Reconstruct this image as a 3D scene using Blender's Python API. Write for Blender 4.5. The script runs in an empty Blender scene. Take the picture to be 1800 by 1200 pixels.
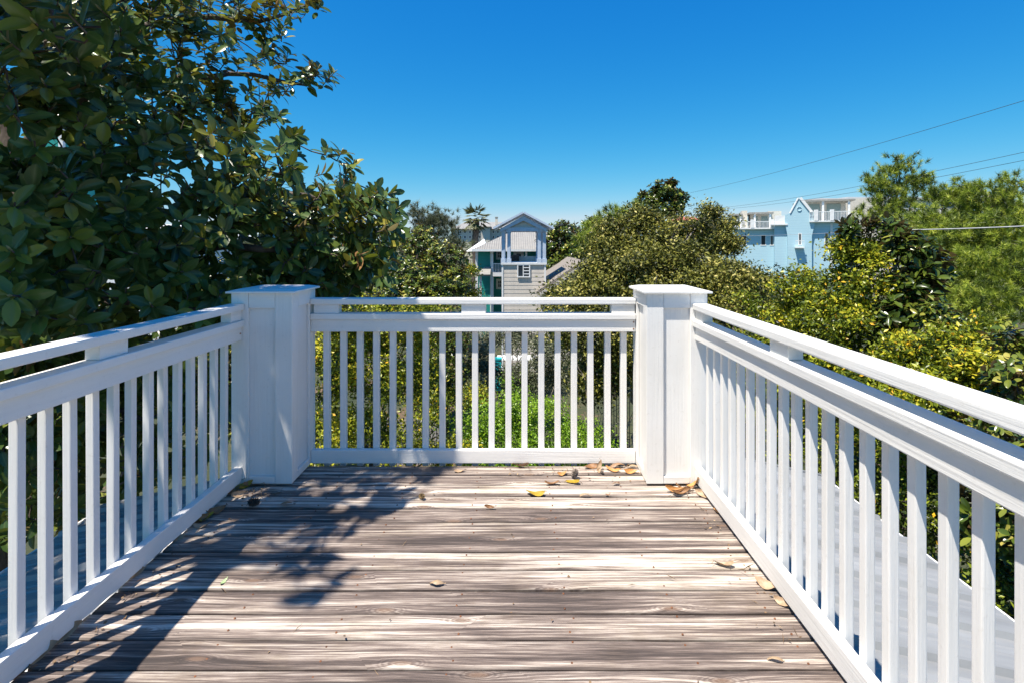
import bpy, bmesh, math
import numpy as np
from mathutils import Vector, Matrix

scene = bpy.context.scene
COL = scene.collection
rng = np.random.default_rng(7)

# ------------------------------------------------------------------ camera, sky, sun
F, VX, VY, H = 920.0, 907.0, 427.0, 1.39          # focal (px of 1800), vanishing point, eye height over the deck
cam_d = bpy.data.cameras.new('camera')
cam = bpy.data.objects.new('camera', cam_d); COL.objects.link(cam)
cam_d.sensor_width = 36.0
cam_d.lens = 36.0 * F / 1800.0
cam_d.shift_x = (900 - VX) / 1800.0
cam_d.shift_y = -(600 - VY) / 1800.0
cam_d.clip_start = 0.05
cam_d.clip_end = 4000
cam.location = (0, 0, H)
cam.rotation_euler = (math.radians(90), 0, 0)
scene.camera = cam

SUN = Vector((1.30, 1.12, -4.2)).normalized()      # direction the light travels
elev = math.asin(-SUN.z)
rot = math.atan2(-SUN.x, -SUN.y)
world = bpy.data.worlds.new('World'); scene.world = world
world.use_nodes = True
wn = world.node_tree; wn.nodes.clear()
sky = wn.nodes.new('ShaderNodeTexSky'); sky.sky_type = 'NISHITA'
sky.sun_disc = False
sky.sun_elevation = elev
sky.sun_rotation = rot % (2 * math.pi)
sky.altitude = 0
sky.air_density = 1.0
sky.dust_density = 0.05
sky.ozone_density = 3.0
# deepen the clear-sky blue: one power curve per channel, the same over the whole sky
sp = wn.nodes.new('ShaderNodeSeparateColor'); cb_ = wn.nodes.new('ShaderNodeCombineColor')
wn.links.new(sky.outputs[0], sp.inputs[0])
for ch, (amp, pw) in enumerate(((1.08, 2.45), (0.555, 0.97), (0.55, 0.42))):
    n1 = wn.nodes.new('ShaderNodeMath'); n1.operation = 'MULTIPLY'; n1.inputs[1].default_value = 0.1
    n2 = wn.nodes.new('ShaderNodeMath'); n2.operation = 'POWER'; n2.inputs[1].default_value = pw
    n3 = wn.nodes.new('ShaderNodeMath'); n3.operation = 'MULTIPLY'; n3.inputs[1].default_value = amp * 10
    wn.links.new(sp.outputs[ch], n1.inputs[0]); wn.links.new(n1.outputs[0], n2.inputs[0]); wn.links.new(n2.outputs[0], n3.inputs[0])
    if ch == 0:
        n4 = wn.nodes.new('ShaderNodeMath'); n4.operation = 'MINIMUM'; n4.inputs[1].default_value = 3.0
        wn.links.new(n3.outputs[0], n4.inputs[0]); n3 = n4
    wn.links.new(n3.outputs[0], cb_.inputs[ch])
bg = wn.nodes.new('ShaderNodeBackground'); bg.inputs['Strength'].default_value = 0.10
wo = wn.nodes.new('ShaderNodeOutputWorld')
wn.links.new(cb_.outputs[0], bg.inputs['Color']); wn.links.new(bg.outputs[0], wo.inputs['Surface'])

sd = bpy.data.lights.new('sun', 'SUN'); sd.energy = 4.7; sd.angle = math.radians(0.53); sd.color = (1.0, 0.93, 0.82)
so = bpy.data.objects.new('sun', sd); COL.objects.link(so)
so.rotation_euler = SUN.to_track_quat('-Z', 'Y').to_euler()
so.location = (-10, -8, 30)

vs = scene.view_settings
vs.view_transform = 'Standard'; vs.look = 'None'; vs.gamma = 1.0; vs.use_curve_mapping = False
vs.exposure = 0.92
scene.render.engine = 'CYCLES'
scene.cycles.use_denoising = True
scene.cycles.max_bounces = 8
scene.cycles.transparent_max_bounces = 6

GZ = -5.6                                          # ground level

# ------------------------------------------------------------------ helpers
def W(px, py, Y):
    return np.array([(px - VX) * Y / F, Y, H - (py - VY) * Y / F])

def tag(o, label=None, cat=None, group=None, kind=None):
    if label: o['label'] = label
    if cat: o['category'] = cat
    if group: o['group'] = group
    if kind: o['kind'] = kind
    return o

def empty(name, loc, label=None, cat=None, group=None, kind=None):
    o = bpy.data.objects.new(name, None); COL.objects.link(o)
    o.location = loc; o.empty_display_size = 0.1
    return tag(o, label, cat, group, kind)

def put(o, parent):
    """parent o (placed in world space) under parent, whichever level."""
    if parent is not None:
        p = parent; off = Vector((0, 0, 0))
        o.parent = p
        m = Matrix.Identity(4)
        chain = []
        while p is not None:
            chain.append(p); p = p.parent
        for c in reversed(chain):
            m = m @ c.matrix_parent_inverse @ c.matrix_basis
        o.matrix_parent_inverse = m.inverted()
    return o

def link(name, me, mat=None, parent=None, loc=(0, 0, 0)):
    o = bpy.data.objects.new(name, me); COL.objects.link(o)
    o.location = loc
    if mat is not None and not me.materials: me.materials.append(mat)
    return put(o, parent)

def mesh_tris(name, V, T, mat=None, smooth=False, attrs=None):
    V = np.asarray(V, dtype=np.float32).reshape(-1, 3); T = np.asarray(T, dtype=np.int32).reshape(-1, 3)
    me = bpy.data.meshes.new(name)
    me.vertices.add(len(V)); me.vertices.foreach_set('co', V.ravel())
    me.loops.add(T.size); me.loops.foreach_set('vertex_index', T.ravel())
    me.polygons.add(len(T))
    me.polygons.foreach_set('loop_start', np.arange(0, T.size, 3, dtype=np.int32))
    me.polygons.foreach_set('loop_total', np.full(len(T), 3, dtype=np.int32))
    if smooth: me.polygons.foreach_set('use_smooth', np.ones(len(T), dtype=bool))
    for k, a in (attrs or {}).items():
        at = me.attributes.new(k, 'FLOAT', 'POINT'); at.data.foreach_set('value', np.asarray(a, dtype=np.float32))
    me.update(calc_edges=True)
    if mat is not None: me.materials.append(mat)
    return me

_boxes = {}
def box_mesh(sx, sy, sz, bev=0.0, mat=None, seg=2):
    key = (round(sx, 4), round(sy, 4), round(sz, 4), bev, mat.name if mat else '', seg)
    if key in _boxes: return _boxes[key]
    bm = bmesh.new(); bmesh.ops.create_cube(bm, size=1.0)
    for v in bm.verts: v.co = Vector((v.co.x * sx, v.co.y * sy, v.co.z * sz))
    if bev: bmesh.ops.bevel(bm, geom=bm.edges[:], offset=bev, segments=seg, affect='EDGES', profile=0.6)
    me = bpy.data.meshes.new('box'); bm.to_mesh(me); bm.free()
    if mat: me.materials.append(mat)
    _boxes[key] = me
    return me

def box(name, x0, x1, y0, y1, z0, z1, mat, parent=None, bev=0.0, seg=2):
    me = box_mesh(x1 - x0, y1 - y0, z1 - z0, bev, mat, seg)
    return link(name, me, None, parent, ((x0 + x1) / 2, (y0 + y1) / 2, (z0 + z1) / 2))

def poly(name, V, faces, mat, parent=None, smooth=False):
    V = np.array([tuple(v) for v in V], dtype=float); c = V.mean(0)
    me = bpy.data.meshes.new(name); me.from_pydata([tuple(v) for v in V - c], [], faces)
    bm = bmesh.new(); bm.from_mesh(me); bmesh.ops.recalc_face_normals(bm, faces=bm.faces); bm.to_mesh(me); bm.free()
    if smooth:
        for p in me.polygons: p.use_smooth = True
    return link(name, me, mat, parent, tuple(c))

def slab(name, pts, thick, mat, parent=None):
    """polygon pts (planar, any orientation) with thickness along -normal."""
    P = [Vector(p) for p in pts]
    n = (P[1] - P[0]).cross(P[2] - P[0]).normalized()
    k = len(P)
    V = P + [p - n * thick for p in P]
    fs = [tuple(range(k)), tuple(reversed(range(k, 2 * k)))] + [(i, (i + 1) % k, (i + 1) % k + k, i + k) for i in range(k)]
    return poly(name, V, fs, mat, parent)

def tube_arrays(pts, rad, n=7):
    pts = np.asarray(pts, float); rad = np.asarray(rad, float); K = len(pts)
    V = []; T = []
    up = np.array([0.31, 0.17, 0.93])
    for i in range(K):
        d = pts[min(i + 1, K - 1)] - pts[max(i - 1, 0)]; d /= np.linalg.norm(d) + 1e-9
        a = np.cross(d, up); 
        if np.linalg.norm(a) < 0.05: a = np.cross(d, np.array([1., 0, 0]))
        a /= np.linalg.norm(a); b = np.cross(d, a)
        th = np.arange(n) * 2 * math.pi / n
        V.append(pts[i] + rad[i] * (np.cos(th)[:, None] * a + np.sin(th)[:, None] * b))
    for i in range(K - 1):
        for j in range(n):
            a0 = i * n + j; a1 = i * n + (j + 1) % n
            T += [(a0, a1, a0 + n), (a1, a1 + n, a0 + n)]
    V.append(pts[-1:]); L = K * n
    for j in range(n): T.append(((K - 1) * n + j, (K - 1) * n + (j + 1) % n, L))
    return np.concatenate(V), np.array(T)

class Acc:
    def __init__(s): s.V = []; s.T = []; s.n = 0
    def add(s, V, T):
        s.V.append(V); s.T.append(np.asarray(T) + s.n); s.n += len(V)
    def tube(s, pts, rad, n=6): s.add(*tube_arrays(pts, rad, n))
    def build(s, name, mat, parent=None, smooth=True, loc=(0, 0, 0)):
        V = np.concatenate(s.V) - np.array(loc)
        return link(name, mesh_tris(name, V, np.concatenate(s.T), mat, smooth), None, parent, loc)

def curve_pts(a, b, sag, k=6, jit=0.0):
    a = np.asarray(a, float); b = np.asarray(b, float); t = np.linspace(0, 1, k)[:, None]
    p = a * (1 - t) + b * t + np.array([0, 0, 1.0]) * sag * (4 * t * (1 - t))
    if jit: p[1:-1] += rng.normal(0, jit, (k - 2, 3))
    return p

# ------------------------------------------------------------------ materials
class NT:
    def __init__(s, name):
        s.m = bpy.data.materials.new(name); s.m.use_nodes = True
        s.t = s.m.node_tree; s.t.nodes.clear()
        s.out = s.n('ShaderNodeOutputMaterial'); s.b = s.n('ShaderNodeBsdfPrincipled')
        s.l(s.b.outputs[0], s.out.inputs['Surface'])
    def n(s, typ, **kw):
        nd = s.t.nodes.new(typ)
        for k, v in kw.items(): setattr(nd, k, v)
        return nd
    def l(s, a, b): s.t.links.new(a, b)
    def val(s, sock, v):
        if hasattr(v, 'is_output'): s.l(v, sock)
        else: sock.default_value = v
    def math(s, op, a, b=None, c=None, clamp=False):
        m = s.n('ShaderNodeMath', operation=op); m.use_clamp = clamp
        s.val(m.inputs[0], a)
        if b is not None: s.val(m.inputs[1], b)
        if c is not None: s.val(m.inputs[2], c)
        return m.outputs[0]
    def mapping(s, vec, scale=(1, 1, 1), loc=(0, 0, 0)):
        m = s.n('ShaderNodeMapping'); m.inputs['Scale'].default_value = scale; m.inputs['Location'].default_value = loc
        s.l(vec, m.inputs['Vector']); return m.outputs[0]
    def noise(s, vec, scale=1.0, detail=4, rough=0.55, dist=0.0):
        m = s.n('ShaderNodeTexNoise'); s.l(vec, m.inputs['Vector'])
        m.inputs['Scale'].default_value = scale; m.inputs['Detail'].default_value = detail
        m.inputs['Roughness'].default_value = rough; m.inputs['Distortion'].default_value = dist
        return m.outputs['Fac']
    def ramp(s, fac, stops, interp='LINEAR'):
        r = s.n('ShaderNodeValToRGB'); r.color_ramp.interpolation = interp
        e = r.color_ramp.elements
        while len(e) < len(stops): e.new(0.5)
        for el, (p, c) in zip(e, stops):
            el.position = p; el.color = (c[0], c[1], c[2], 1) if not np.isscalar(c) else (c, c, c, 1)
        s.l(fac, r.inputs[0]); return r.outputs[0]
    def mix(s, fac, a, b, blend='MIX'):
        m = s.n('ShaderNodeMix', data_type='RGBA', blend_type=blend)
        s.val(m.inputs[0], fac)
        for sock, v in ((m.inputs[6], a), (m.inputs[7], b)):
            if hasattr(v, 'is_output'): s.l(v, sock)
            else: sock.default_value = (v[0], v[1], v[2], 1)
        return m.outputs[2]
    def bump(s, h, strength=0.3, dist=0.01):
        b = s.n('ShaderNodeBump'); b.inputs['Strength'].default_value = strength; b.inputs['Distance'].default_value = dist
        s.l(h, b.inputs['Height']); s.l(b.outputs[0], s.b.inputs['Normal']); return b
    def n_sep_y(s, v):
        q = s.n('ShaderNodeSeparateXYZ'); s.l(v, q.inputs[0]); return q.outputs[1]
    def obj(s): return s.n('ShaderNodeTexCoord').outputs['Object']
    def rnd(s): return s.n('ShaderNodeObjectInfo').outputs['Random']
    def set(s, **kw):
        for k, v in kw.items():
            sock = s.b.inputs[k.replace('_', ' ')]
            if isinstance(v, tuple): v = (v[0], v[1], v[2], 1)
            s.val(sock, v)

def paint(name, col, axis='x', rough=0.45, dirt=0.17, grain=0.45):
    t = NT(name); o = t.obj()
    r = t.rnd()
    off = t.n('ShaderNodeVectorMath', operation='ADD'); t.l(o, off.inputs[0])
    cmb = t.n('ShaderNodeCombineXYZ'); t.l(t.math('MULTIPLY', r, 31.0), cmb.inputs[0]); t.l(t.math('MULTIPLY', r, 17.0), cmb.inputs[1]); t.l(t.math('MULTIPLY', r, 7.0), cmb.inputs[2])
    t.l(cmb.outputs[0], off.inputs[1]); v = off.outputs[0]
    sc = {'x': (3, 90, 90), 'y': (90, 3, 90), 'z': (90, 90, 3)}[axis]
    g = t.noise(t.mapping(v, sc), 1.0, 5, 0.6)
    blot = t.noise(v, 2.2, 5, 0.6)
    spk = t.noise(v, 45, 3, 0.6)
    c1 = t.mix(t.math('MULTIPLY', t.ramp(blot, [(0.42, 0.0), (0.75, 1.0)]), dirt * 1.6), col, tuple(x * k for x, k in zip(col, (0.72, 0.68, 0.6))))
    c2 = t.mix(t.math('MULTIPLY', t.ramp(spk, [(0.62, 0.0), (0.75, 1.0)]), dirt), c1, (col[0] * 0.5, col[1] * 0.45, col[2] * 0.38))
    c3 = t.mix(t.math('MULTIPLY', t.ramp(g, [(0.3, 1.0), (0.5, 0.0)]), 0.10), c2, (col[0] * 0.6, col[1] * 0.58, col[2] * 0.55))
    t.l(c3, t.b.inputs['Base Color'])
    t.l(t.ramp(blot, [(0.3, rough - 0.08), (0.8, rough + 0.15)]), t.b.inputs['Roughness'])
    t.bump(t.math('ADD', g, t.math('MULTIPLY', spk, 0.15)), grain, 0.004)
    return t.m

WHITE = (0.80, 0.782, 0.752)
PX, PY, PZ = paint('white_paint_along_x', WHITE, 'x'), paint('white_paint_along_y', WHITE, 'y'), paint('white_paint_along_z', WHITE, 'z')

def wood_mat():
    t = NT('weathered_deck_wood'); o = t.obj(); r = t.rnd()
    cmb = t.n('ShaderNodeCombineXYZ')
    t.l(t.math('MULTIPLY', r, 83.0), cmb.inputs[0]); t.l(t.math('MULTIPLY', r, 29.0), cmb.inputs[1]); t.l(t.math('MULTIPLY', r, 11.0), cmb.inputs[2])
    add = t.n('ShaderNodeVectorMath', operation='ADD'); t.l(o, add.inputs[0]); t.l(cmb.outputs[0], add.inputs[1])
    v = add.outputs[0]
    # knots: sparse cells, the grain bends round them
    vo = t.n('ShaderNodeTexVoronoi', voronoi_dimensions='2D', feature='F1'); t.l(t.mapping(v, (2.6, 9.0, 1)), vo.inputs['Vector']); vo.inputs['Scale'].default_value = 1.0
    cellr = t.n('ShaderNodeSeparateColor'); t.l(vo.outputs['Color'], cellr.inputs[0])
    has = t.math('GREATER_THAN', cellr.outputs[0], 0.72)
    d = vo.outputs['Distance']
    bend = t.math('MULTIPLY', has, t.math('POWER', 2.718, t.math('MULTIPLY', d, -6.0)))
    knot = t.math('MULTIPLY', has, t.ramp(d, [(0.05, 1.0), (0.12, 0.0)]))
    ring = t.math('MULTIPLY', has, t.math('MULTIPLY', t.ramp(d, [(0.08, 1.0), (0.30, 0.0)]), t.math('SINE', t.math('MULTIPLY', t.math('ADD', d, t.math('MULTIPLY', t.noise(v, 22, 3), 0.12)), 110.0))))
    sep = t.n('ShaderNodeSeparateXYZ'); t.l(v, sep.inputs[0])
    wob = t.noise(t.mapping(v, (1.6, 3.0, 1)), 1.0, 3)
    ysh = t.math('ADD', sep.outputs[1], t.math('ADD', t.math('MULTIPLY', bend, 0.03), t.math('MULTIPLY', wob, 0.014)))
    c2 = t.n('ShaderNodeCombineXYZ'); t.l(sep.outputs[0], c2.inputs[0]); t.l(ysh, c2.inputs[1]); t.l(sep.outputs[2], c2.inputs[2])
    w = c2.outputs[0]
    band = t.noise(t.mapping(w, (0.85, 26, 1)), 1.0, 8, 0.70)
    grain = t.noise(t.mapping(w, (1.9, 100, 1)), 1.0, 8, 0.74)
    fib = t.noise(t.mapping(w, (7, 330, 1)), 1.0, 4, 0.6)
    crack = t.noise(t.mapping(w, (1.2, 125, 1)), 1.0, 2, 0.4)
    f = t.math('ADD', t.math('MULTIPLY', band, 0.54), t.math('ADD', t.math('MULTIPLY', grain, 0.50), t.math('MULTIPLY', fib, 0.18)))
    f = t.math('SUBTRACT', f, 0.11)
    f = t.math('ADD', f, t.math('MULTIPLY', t.math('SUBTRACT', r, 0.5), 0.09))
    f = t.math('ADD', f, t.math('MULTIPLY', ring, 0.028))
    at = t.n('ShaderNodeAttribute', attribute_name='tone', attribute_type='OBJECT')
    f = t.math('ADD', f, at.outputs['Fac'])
    patch = t.noise(t.mapping(v, (0.9, 7.0, 1)), 1.0, 3, 0.55)
    f = t.math('ADD', f, t.math('MULTIPLY', t.math('SUBTRACT', patch, 0.5), 0.26))
    col = t.ramp(f, [(0.37, (0.050, 0.037, 0.032)), (0.45, (0.145, 0.108, 0.092)), (0.505, (0.31, 0.25, 0.210)), (0.555, (0.54, 0.47, 0.40)), (0.65, (0.72, 0.66, 0.585))])
    edge = t.ramp(t.math('ABSOLUTE', t.n_sep_y(o)), [(0.0535, 0.0), (0.0605, 1.0)])
    col = t.mix(t.math('MULTIPLY', edge, 0.75), col, (0.07, 0.052, 0.045))
    stain = t.noise(v, 3.1, 5, 0.65)
    col = t.mix(t.math('MULTIPLY', t.ramp(stain, [(0.5, 0.0), (0.72, 1.0)]), 0.40), col, (0.50, 0.43, 0.26), 'MULTIPLY')
    col = t.mix(t.math('MULTIPLY', t.ramp(crack, [(0.30, 1.0), (0.35, 0.0)]), 0.85), col, (0.05, 0.037, 0.032))
    col = t.mix(t.math('MULTIPLY', knot, 0.75), col, (0.17, 0.105, 0.07))
    t.l(col, t.b.inputs['Base Color']); t.set(Roughness=0.78)
    t.bump(t.math('ADD', t.math('MULTIPLY', grain, 1.0), t.math('ADD', t.math('MULTIPLY', fib, 0.5), t.math('MULTIPLY', crack, 0.8))), 0.55, 0.006)
    return t.m

def simple(name, col, rough=0.6, var=0.12, scale=6.0, metal=0.0, bump=0.15, bscale=30, col2=None, stretch=(1, 1, 1)):
    t = NT(name); o = t.mapping(t.obj(), stretch)
    n = t.noise(o, scale, 5, 0.6)
    c2 = col2 or tuple(x * (1 - 2.2 * var) for x in col)
    c1 = tuple(min(1, x * (1 + var)) for x in col)
    t.l(t.ramp(n, [(0.32, c2), (0.68, c1)]), t.b.inputs['Base Color'])
    t.set(Roughness=rough, Metallic=metal)
    if bump: t.bump(t.noise(o, bscale, 4), bump, 0.01)
    return t.m

def leaf_mat(name, top, under=None, rough=0.4, trans=0.25, tcol=None, mid=None, spec=0.5):
    """top: ramp stops over the per-leaf 'tint'."""
    t = NT(name)
    a = t.n('ShaderNodeAttribute', attribute_name='tint')
    c = t.ramp(a.outputs['Fac'], top)
    if mid is not None:
        am = t.n('ShaderNodeAttribute', attribute_name='mid')
        c = t.mix(t.math('MULTIPLY', t.math('POWER', am.outputs['Fac'], 5.0), 0.6), c, mid)
    if under is not None:
        g = t.n('ShaderNodeNewGeometry')
        cu = t.ramp(a.outputs['Fac'], under)
        c = t.mix(g.outputs['Backfacing'], c, cu)
        t.l(t.math('ADD', t.math('MULTIPLY', g.outputs['Backfacing'], 0.35), rough), t.b.inputs['Roughness'])
    else: t.set(Roughness=rough)
    t.l(c, t.b.inputs['Base Color'])
    t.b.inputs['Specular IOR Level'].default_value = spec
    if trans:
        tr = t.n('ShaderNodeBsdfTranslucent')
        if tcol is not None: t.l(t.mix(0.6, c, tcol), tr.inputs['Color'])
        else: t.l(c, tr.inputs['Color'])
        ms = t.n('ShaderNodeMixShader'); ms.inputs[0].default_value = trans
        t.l(t.b.outputs[0], ms.inputs[1]); t.l(tr.outputs[0], ms.inputs[2]); t.l(ms.outputs[0], t.out.inputs['Surface'])
    return t.m

M = {}
M['wood'] = wood_mat()
M['bark'] = simple('grey_brown_bark', (0.11, 0.085, 0.068), 0.9, 0.35, 9, bump=0.6, bscale=26, stretch=(1, 1, 0.35))
M['palebark'] = simple('pale_grey_bark', (0.25, 0.22, 0.19), 0.9, 0.3, 7, bump=0.5, bscale=22)
M['twig'] = simple('dry_twig_bark', (0.36, 0.30, 0.24), 0.9, 0.3, 5, bump=0)
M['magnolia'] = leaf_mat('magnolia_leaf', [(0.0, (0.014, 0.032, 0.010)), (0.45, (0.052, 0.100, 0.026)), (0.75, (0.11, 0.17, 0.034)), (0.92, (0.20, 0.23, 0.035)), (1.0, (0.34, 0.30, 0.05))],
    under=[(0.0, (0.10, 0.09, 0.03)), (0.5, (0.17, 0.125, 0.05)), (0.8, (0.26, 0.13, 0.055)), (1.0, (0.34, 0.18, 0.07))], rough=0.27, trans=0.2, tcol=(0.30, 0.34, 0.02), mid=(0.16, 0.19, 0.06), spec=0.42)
M['oak'] = leaf_mat('oak_leaf', [(0.0, (0.018, 0.024, 0.005)), (0.3, (0.08, 0.09, 0.015)), (0.6, (0.23, 0.225, 0.035)), (0.85, (0.40, 0.36, 0.08)), (1.0, (0.58, 0.48, 0.16))], rough=0.5, trans=0.18, spec=0.3)
M['holly'] = leaf_mat('holly_leaf', [(0.0, (0.012, 0.022, 0.005)), (0.3, (0.07, 0.105, 0.011)), (0.6, (0.24, 0.28, 0.018)), (0.85, (0.44, 0.43, 0.025)), (0.96, (0.55, 0.45, 0.03)), (1.0, (0.66, 0.38, 0.02))], rough=0.36, trans=0.2, spec=0.3)
M['bright'] = leaf_mat('bright_shrub_leaf', [(0.0, (0.08, 0.16, 0.010)), (0.5, (0.17, 0.32, 0.015)), (1.0, (0.32, 0.48, 0.03))], rough=0.36, trans=0.3)
M['grey'] = leaf_mat('grey_green_leaf', [(0.0, (0.05, 0.065, 0.03)), (0.5, (0.11, 0.125, 0.06)), (1.0, (0.24, 0.24, 0.15))], rough=0.5, trans=0.22)
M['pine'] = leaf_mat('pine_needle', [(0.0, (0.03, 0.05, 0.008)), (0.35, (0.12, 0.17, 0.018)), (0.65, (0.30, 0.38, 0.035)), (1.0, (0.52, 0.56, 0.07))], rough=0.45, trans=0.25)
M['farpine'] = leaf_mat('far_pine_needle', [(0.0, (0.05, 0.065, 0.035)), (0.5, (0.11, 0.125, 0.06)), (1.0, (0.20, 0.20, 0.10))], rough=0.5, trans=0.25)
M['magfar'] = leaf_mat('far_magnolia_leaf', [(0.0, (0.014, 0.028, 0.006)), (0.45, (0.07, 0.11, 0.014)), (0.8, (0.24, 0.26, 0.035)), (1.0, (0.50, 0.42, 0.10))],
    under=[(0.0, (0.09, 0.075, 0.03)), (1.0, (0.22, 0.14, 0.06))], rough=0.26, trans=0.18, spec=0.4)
M['palm'] = leaf_mat('palm_frond', [(0.0, (0.04, 0.055, 0.02)), (0.5, (0.10, 0.12, 0.035)), (1.0, (0.24, 0.21, 0.08))], rough=0.45, trans=0.2)

# ------------------------------------------------------------------ ground
tg = NT('sandy_garden_ground')
gv = tg.obj()
g1 = tg.noise(gv, 0.35, 6, 0.6); g2 = tg.noise(gv, 6, 5, 0.65)
gc = tg.ramp(tg.math('ADD', tg.math('MULTIPLY', g1, 0.6), tg.math('MULTIPLY', g2, 0.4)), [(0.40, (0.025, 0.035, 0.012)), (0.54, (0.05, 0.055, 0.022)), (0.62, (0.16, 0.09, 0.055)), (0.76, (0.26, 0.19, 0.12))])
tg.l(gc, tg.b.inputs['Base Color']); tg.set(Roughness=0.95); tg.bump(g2, 0.6, 0.05)
box('ground', -1500, 1500, -200, 2500, GZ - 0.5, GZ, tg.m)
bpy.data.objects['ground']['kind'] = 'structure'

# ------------------------------------------------------------------ deck
DX0, DX1, DYB = -1.60, 1.055, 3.279
deck = empty('deck', (0, 1.2, 0), kind='structure')
PITCH = 0.1307
yb = DYB; k = 0
pl_mesh = {}
def plank_mesh(w, v):
    """board along x with slightly cupped, worn top and uneven edges."""
    r2 = np.random.default_rng(100 + v)
    L = DX1 - DX0; nx = 26
    xs = np.linspace(-L / 2, L / 2, nx)
    prof = [(-w / 2, -0.030), (-w / 2, -0.006), (-w / 2 + 0.005, -0.0012), (-w / 4, 0.0006), (0, 0.0), (w / 4, 0.0006), (w / 2 - 0.005, -0.0012), (w / 2, -0.006), (w / 2, -0.030)]
    K = len(prof)
    e0 = np.cumsum(r2.normal(0, 0.0006, nx)); e1 = np.cumsum(r2.normal(0, 0.0006, nx)); e0 -= e0.mean(); e1 -= e1.mean()
    wz = np.cumsum(r2.normal(0, 0.0004, nx)); wz -= wz.mean()
    V = []
    for i, x in enumerate(xs):
        for j, (y, z) in enumerate(prof):
            yy = y + (e0[i] if j < 3 else e1[i] if j > 5 else 0)
            V.append((x, yy, z + wz[i] + r2.normal(0, 0.0002)))
    fs = []
    for i in range(nx - 1):
        for j in range(K - 1):
            a = i * K + j
            fs.append((a, a + K, a + K + 1, a + 1))
        fs.append((i * K + K - 1, (i + 1) * K + K - 1, (i + 1) * K, i * K))
    fs.append(tuple(range(K))); fs.append(tuple(reversed(range((nx - 1) * K, nx * K))))
    me = bpy.data.meshes.new('plank'); me.from_pydata(V, [], fs)
    bm = bmesh.new(); bm.from_mesh(me); bmesh.ops.recalc_face_normals(bm, faces=bm.faces); bm.to_mesh(me); bm.free()
    for p in me.polygons: p.use_smooth = True
    me.set_sharp_from_angle(angle=math.radians(40))
    me.materials.append(M['wood'])
    return me
nails = Acc()
pv = [plank_mesh(PITCH - 0.0088, v) for v in range(8)]
plank_edges = []
while yb > -0.9:
    y0 = yb - PITCH
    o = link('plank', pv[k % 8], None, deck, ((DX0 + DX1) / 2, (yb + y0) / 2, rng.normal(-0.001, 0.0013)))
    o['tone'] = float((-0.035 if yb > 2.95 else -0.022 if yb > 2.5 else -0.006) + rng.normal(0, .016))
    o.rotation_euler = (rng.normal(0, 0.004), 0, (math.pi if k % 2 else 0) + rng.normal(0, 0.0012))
    for jx in (-1.45, -1.04, -0.63, -0.22, 0.19, 0.60, 0.97):
        for fy in (0.22, 0.78):
            c = np.array([jx + rng.normal(0, 0.012), y0 + PITCH * fy + rng.normal(0, 0.006), 0.0012])
            th = np.arange(7) * 2 * math.pi / 7
            ring = np.stack([np.cos(th) * 0.0042, np.sin(th) * 0.0042, np.full(7, -0.003)], 1) + c
            ring2 = np.stack([np.cos(th) * 0.0035, np.sin(th) * 0.0035, np.full(7, 0.0)], 1) + c
            T = [(i, (i + 1) % 7, 7 + i) for i in range(7)] + [((i + 1) % 7, 7 + (i + 1) % 7, 7 + i) for i in range(7)] + [(7, 7 + i, 7 + i + 1) for i in range(1, 6)]
            nails.add(np.concatenate([ring, ring2]), T)
    yb = y0; k += 1
M['rust'] = simple('rusty_iron', (0.20, 0.075, 0.03), 0.8, 0.4, 80, bump=0)
tag(nails.build('nail_heads', M['rust'], deck), kind='stuff')
M['joist'] = simple('dark_joist_wood', (0.07, 0.05, 0.04), 0.9, 0.3, 8)
for jx in (-1.55, -1.04, -0.63, -0.22, 0.19, 0.60, 1.02):
    box('joist', jx - 0.019, jx + 0.019, -0.9, DYB - 0.02, -0.17, -0.033, M['joist'], deck)

# ------------------------------------------------------------------ house under the deck with its metal roof
M['roofmetal'] = simple('galvanised_roof_sheet', (0.27, 0.275, 0.275), 0.5, 0.14, 1.4, metal=0.0, bump=0.05, bscale=4, stretch=(0.5, 3, 1))
M['cream'] = simple('cream_wall_paint', (0.66, 0.62, 0.55), 0.7, 0.06, 2)
house = empty('beach_house', (0, 1.0, GZ), 'pale house under the railed roof deck, low grey metal roof on both sides', 'house')
box('wall', -2.85, 2.4, -3.5, 4.35, GZ, -0.76, M['cream'], house)
RX = {1: (1.10, -0.30, 2.66, -0.63), -1: (-1.66, -0.30, -3.16, -0.63)}
def roof_panel(side, y0, y1):
    xa, za, xb, zb = RX[side]
    ys = []; prof = []
    wdt = y1 - y0; nr = 3
    y = y0
    pr = []
    for i in range(nr):
        s = wdt / nr; b = y0 + i * s
        pr += [(b, 0), (b + s * 0.36, 0), (b + s * 0.40, 0.006), (b + s * 0.44, 0), (b + s * 0.56, 0), (b + s * 0.60, 0.006), (b + s * 0.64, 0), (b + s * 0.84, 0), (b + s * 0.89, 0.028), (b + s * 0.95, 0.028)]
    pr.append((y1 + 0.004, 0.0))
    K = len(pr); V = []; nx = 6
    for i in range(nx):
        t = i / (nx - 1)
        for (yy, zz) in pr: V.append((xa + (xb - xa) * t, yy, za + (zb - za) * t + zz + rng.normal(0, 0.0008)))
    fs = [(i * K + j, (i + 1) * K + j, (i + 1) * K + j + 1, i * K + j + 1) for i in range(nx - 1) for j in range(K - 1)]
    return poly('roof_panel', V, fs, M['roofmetal'], house)
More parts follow.
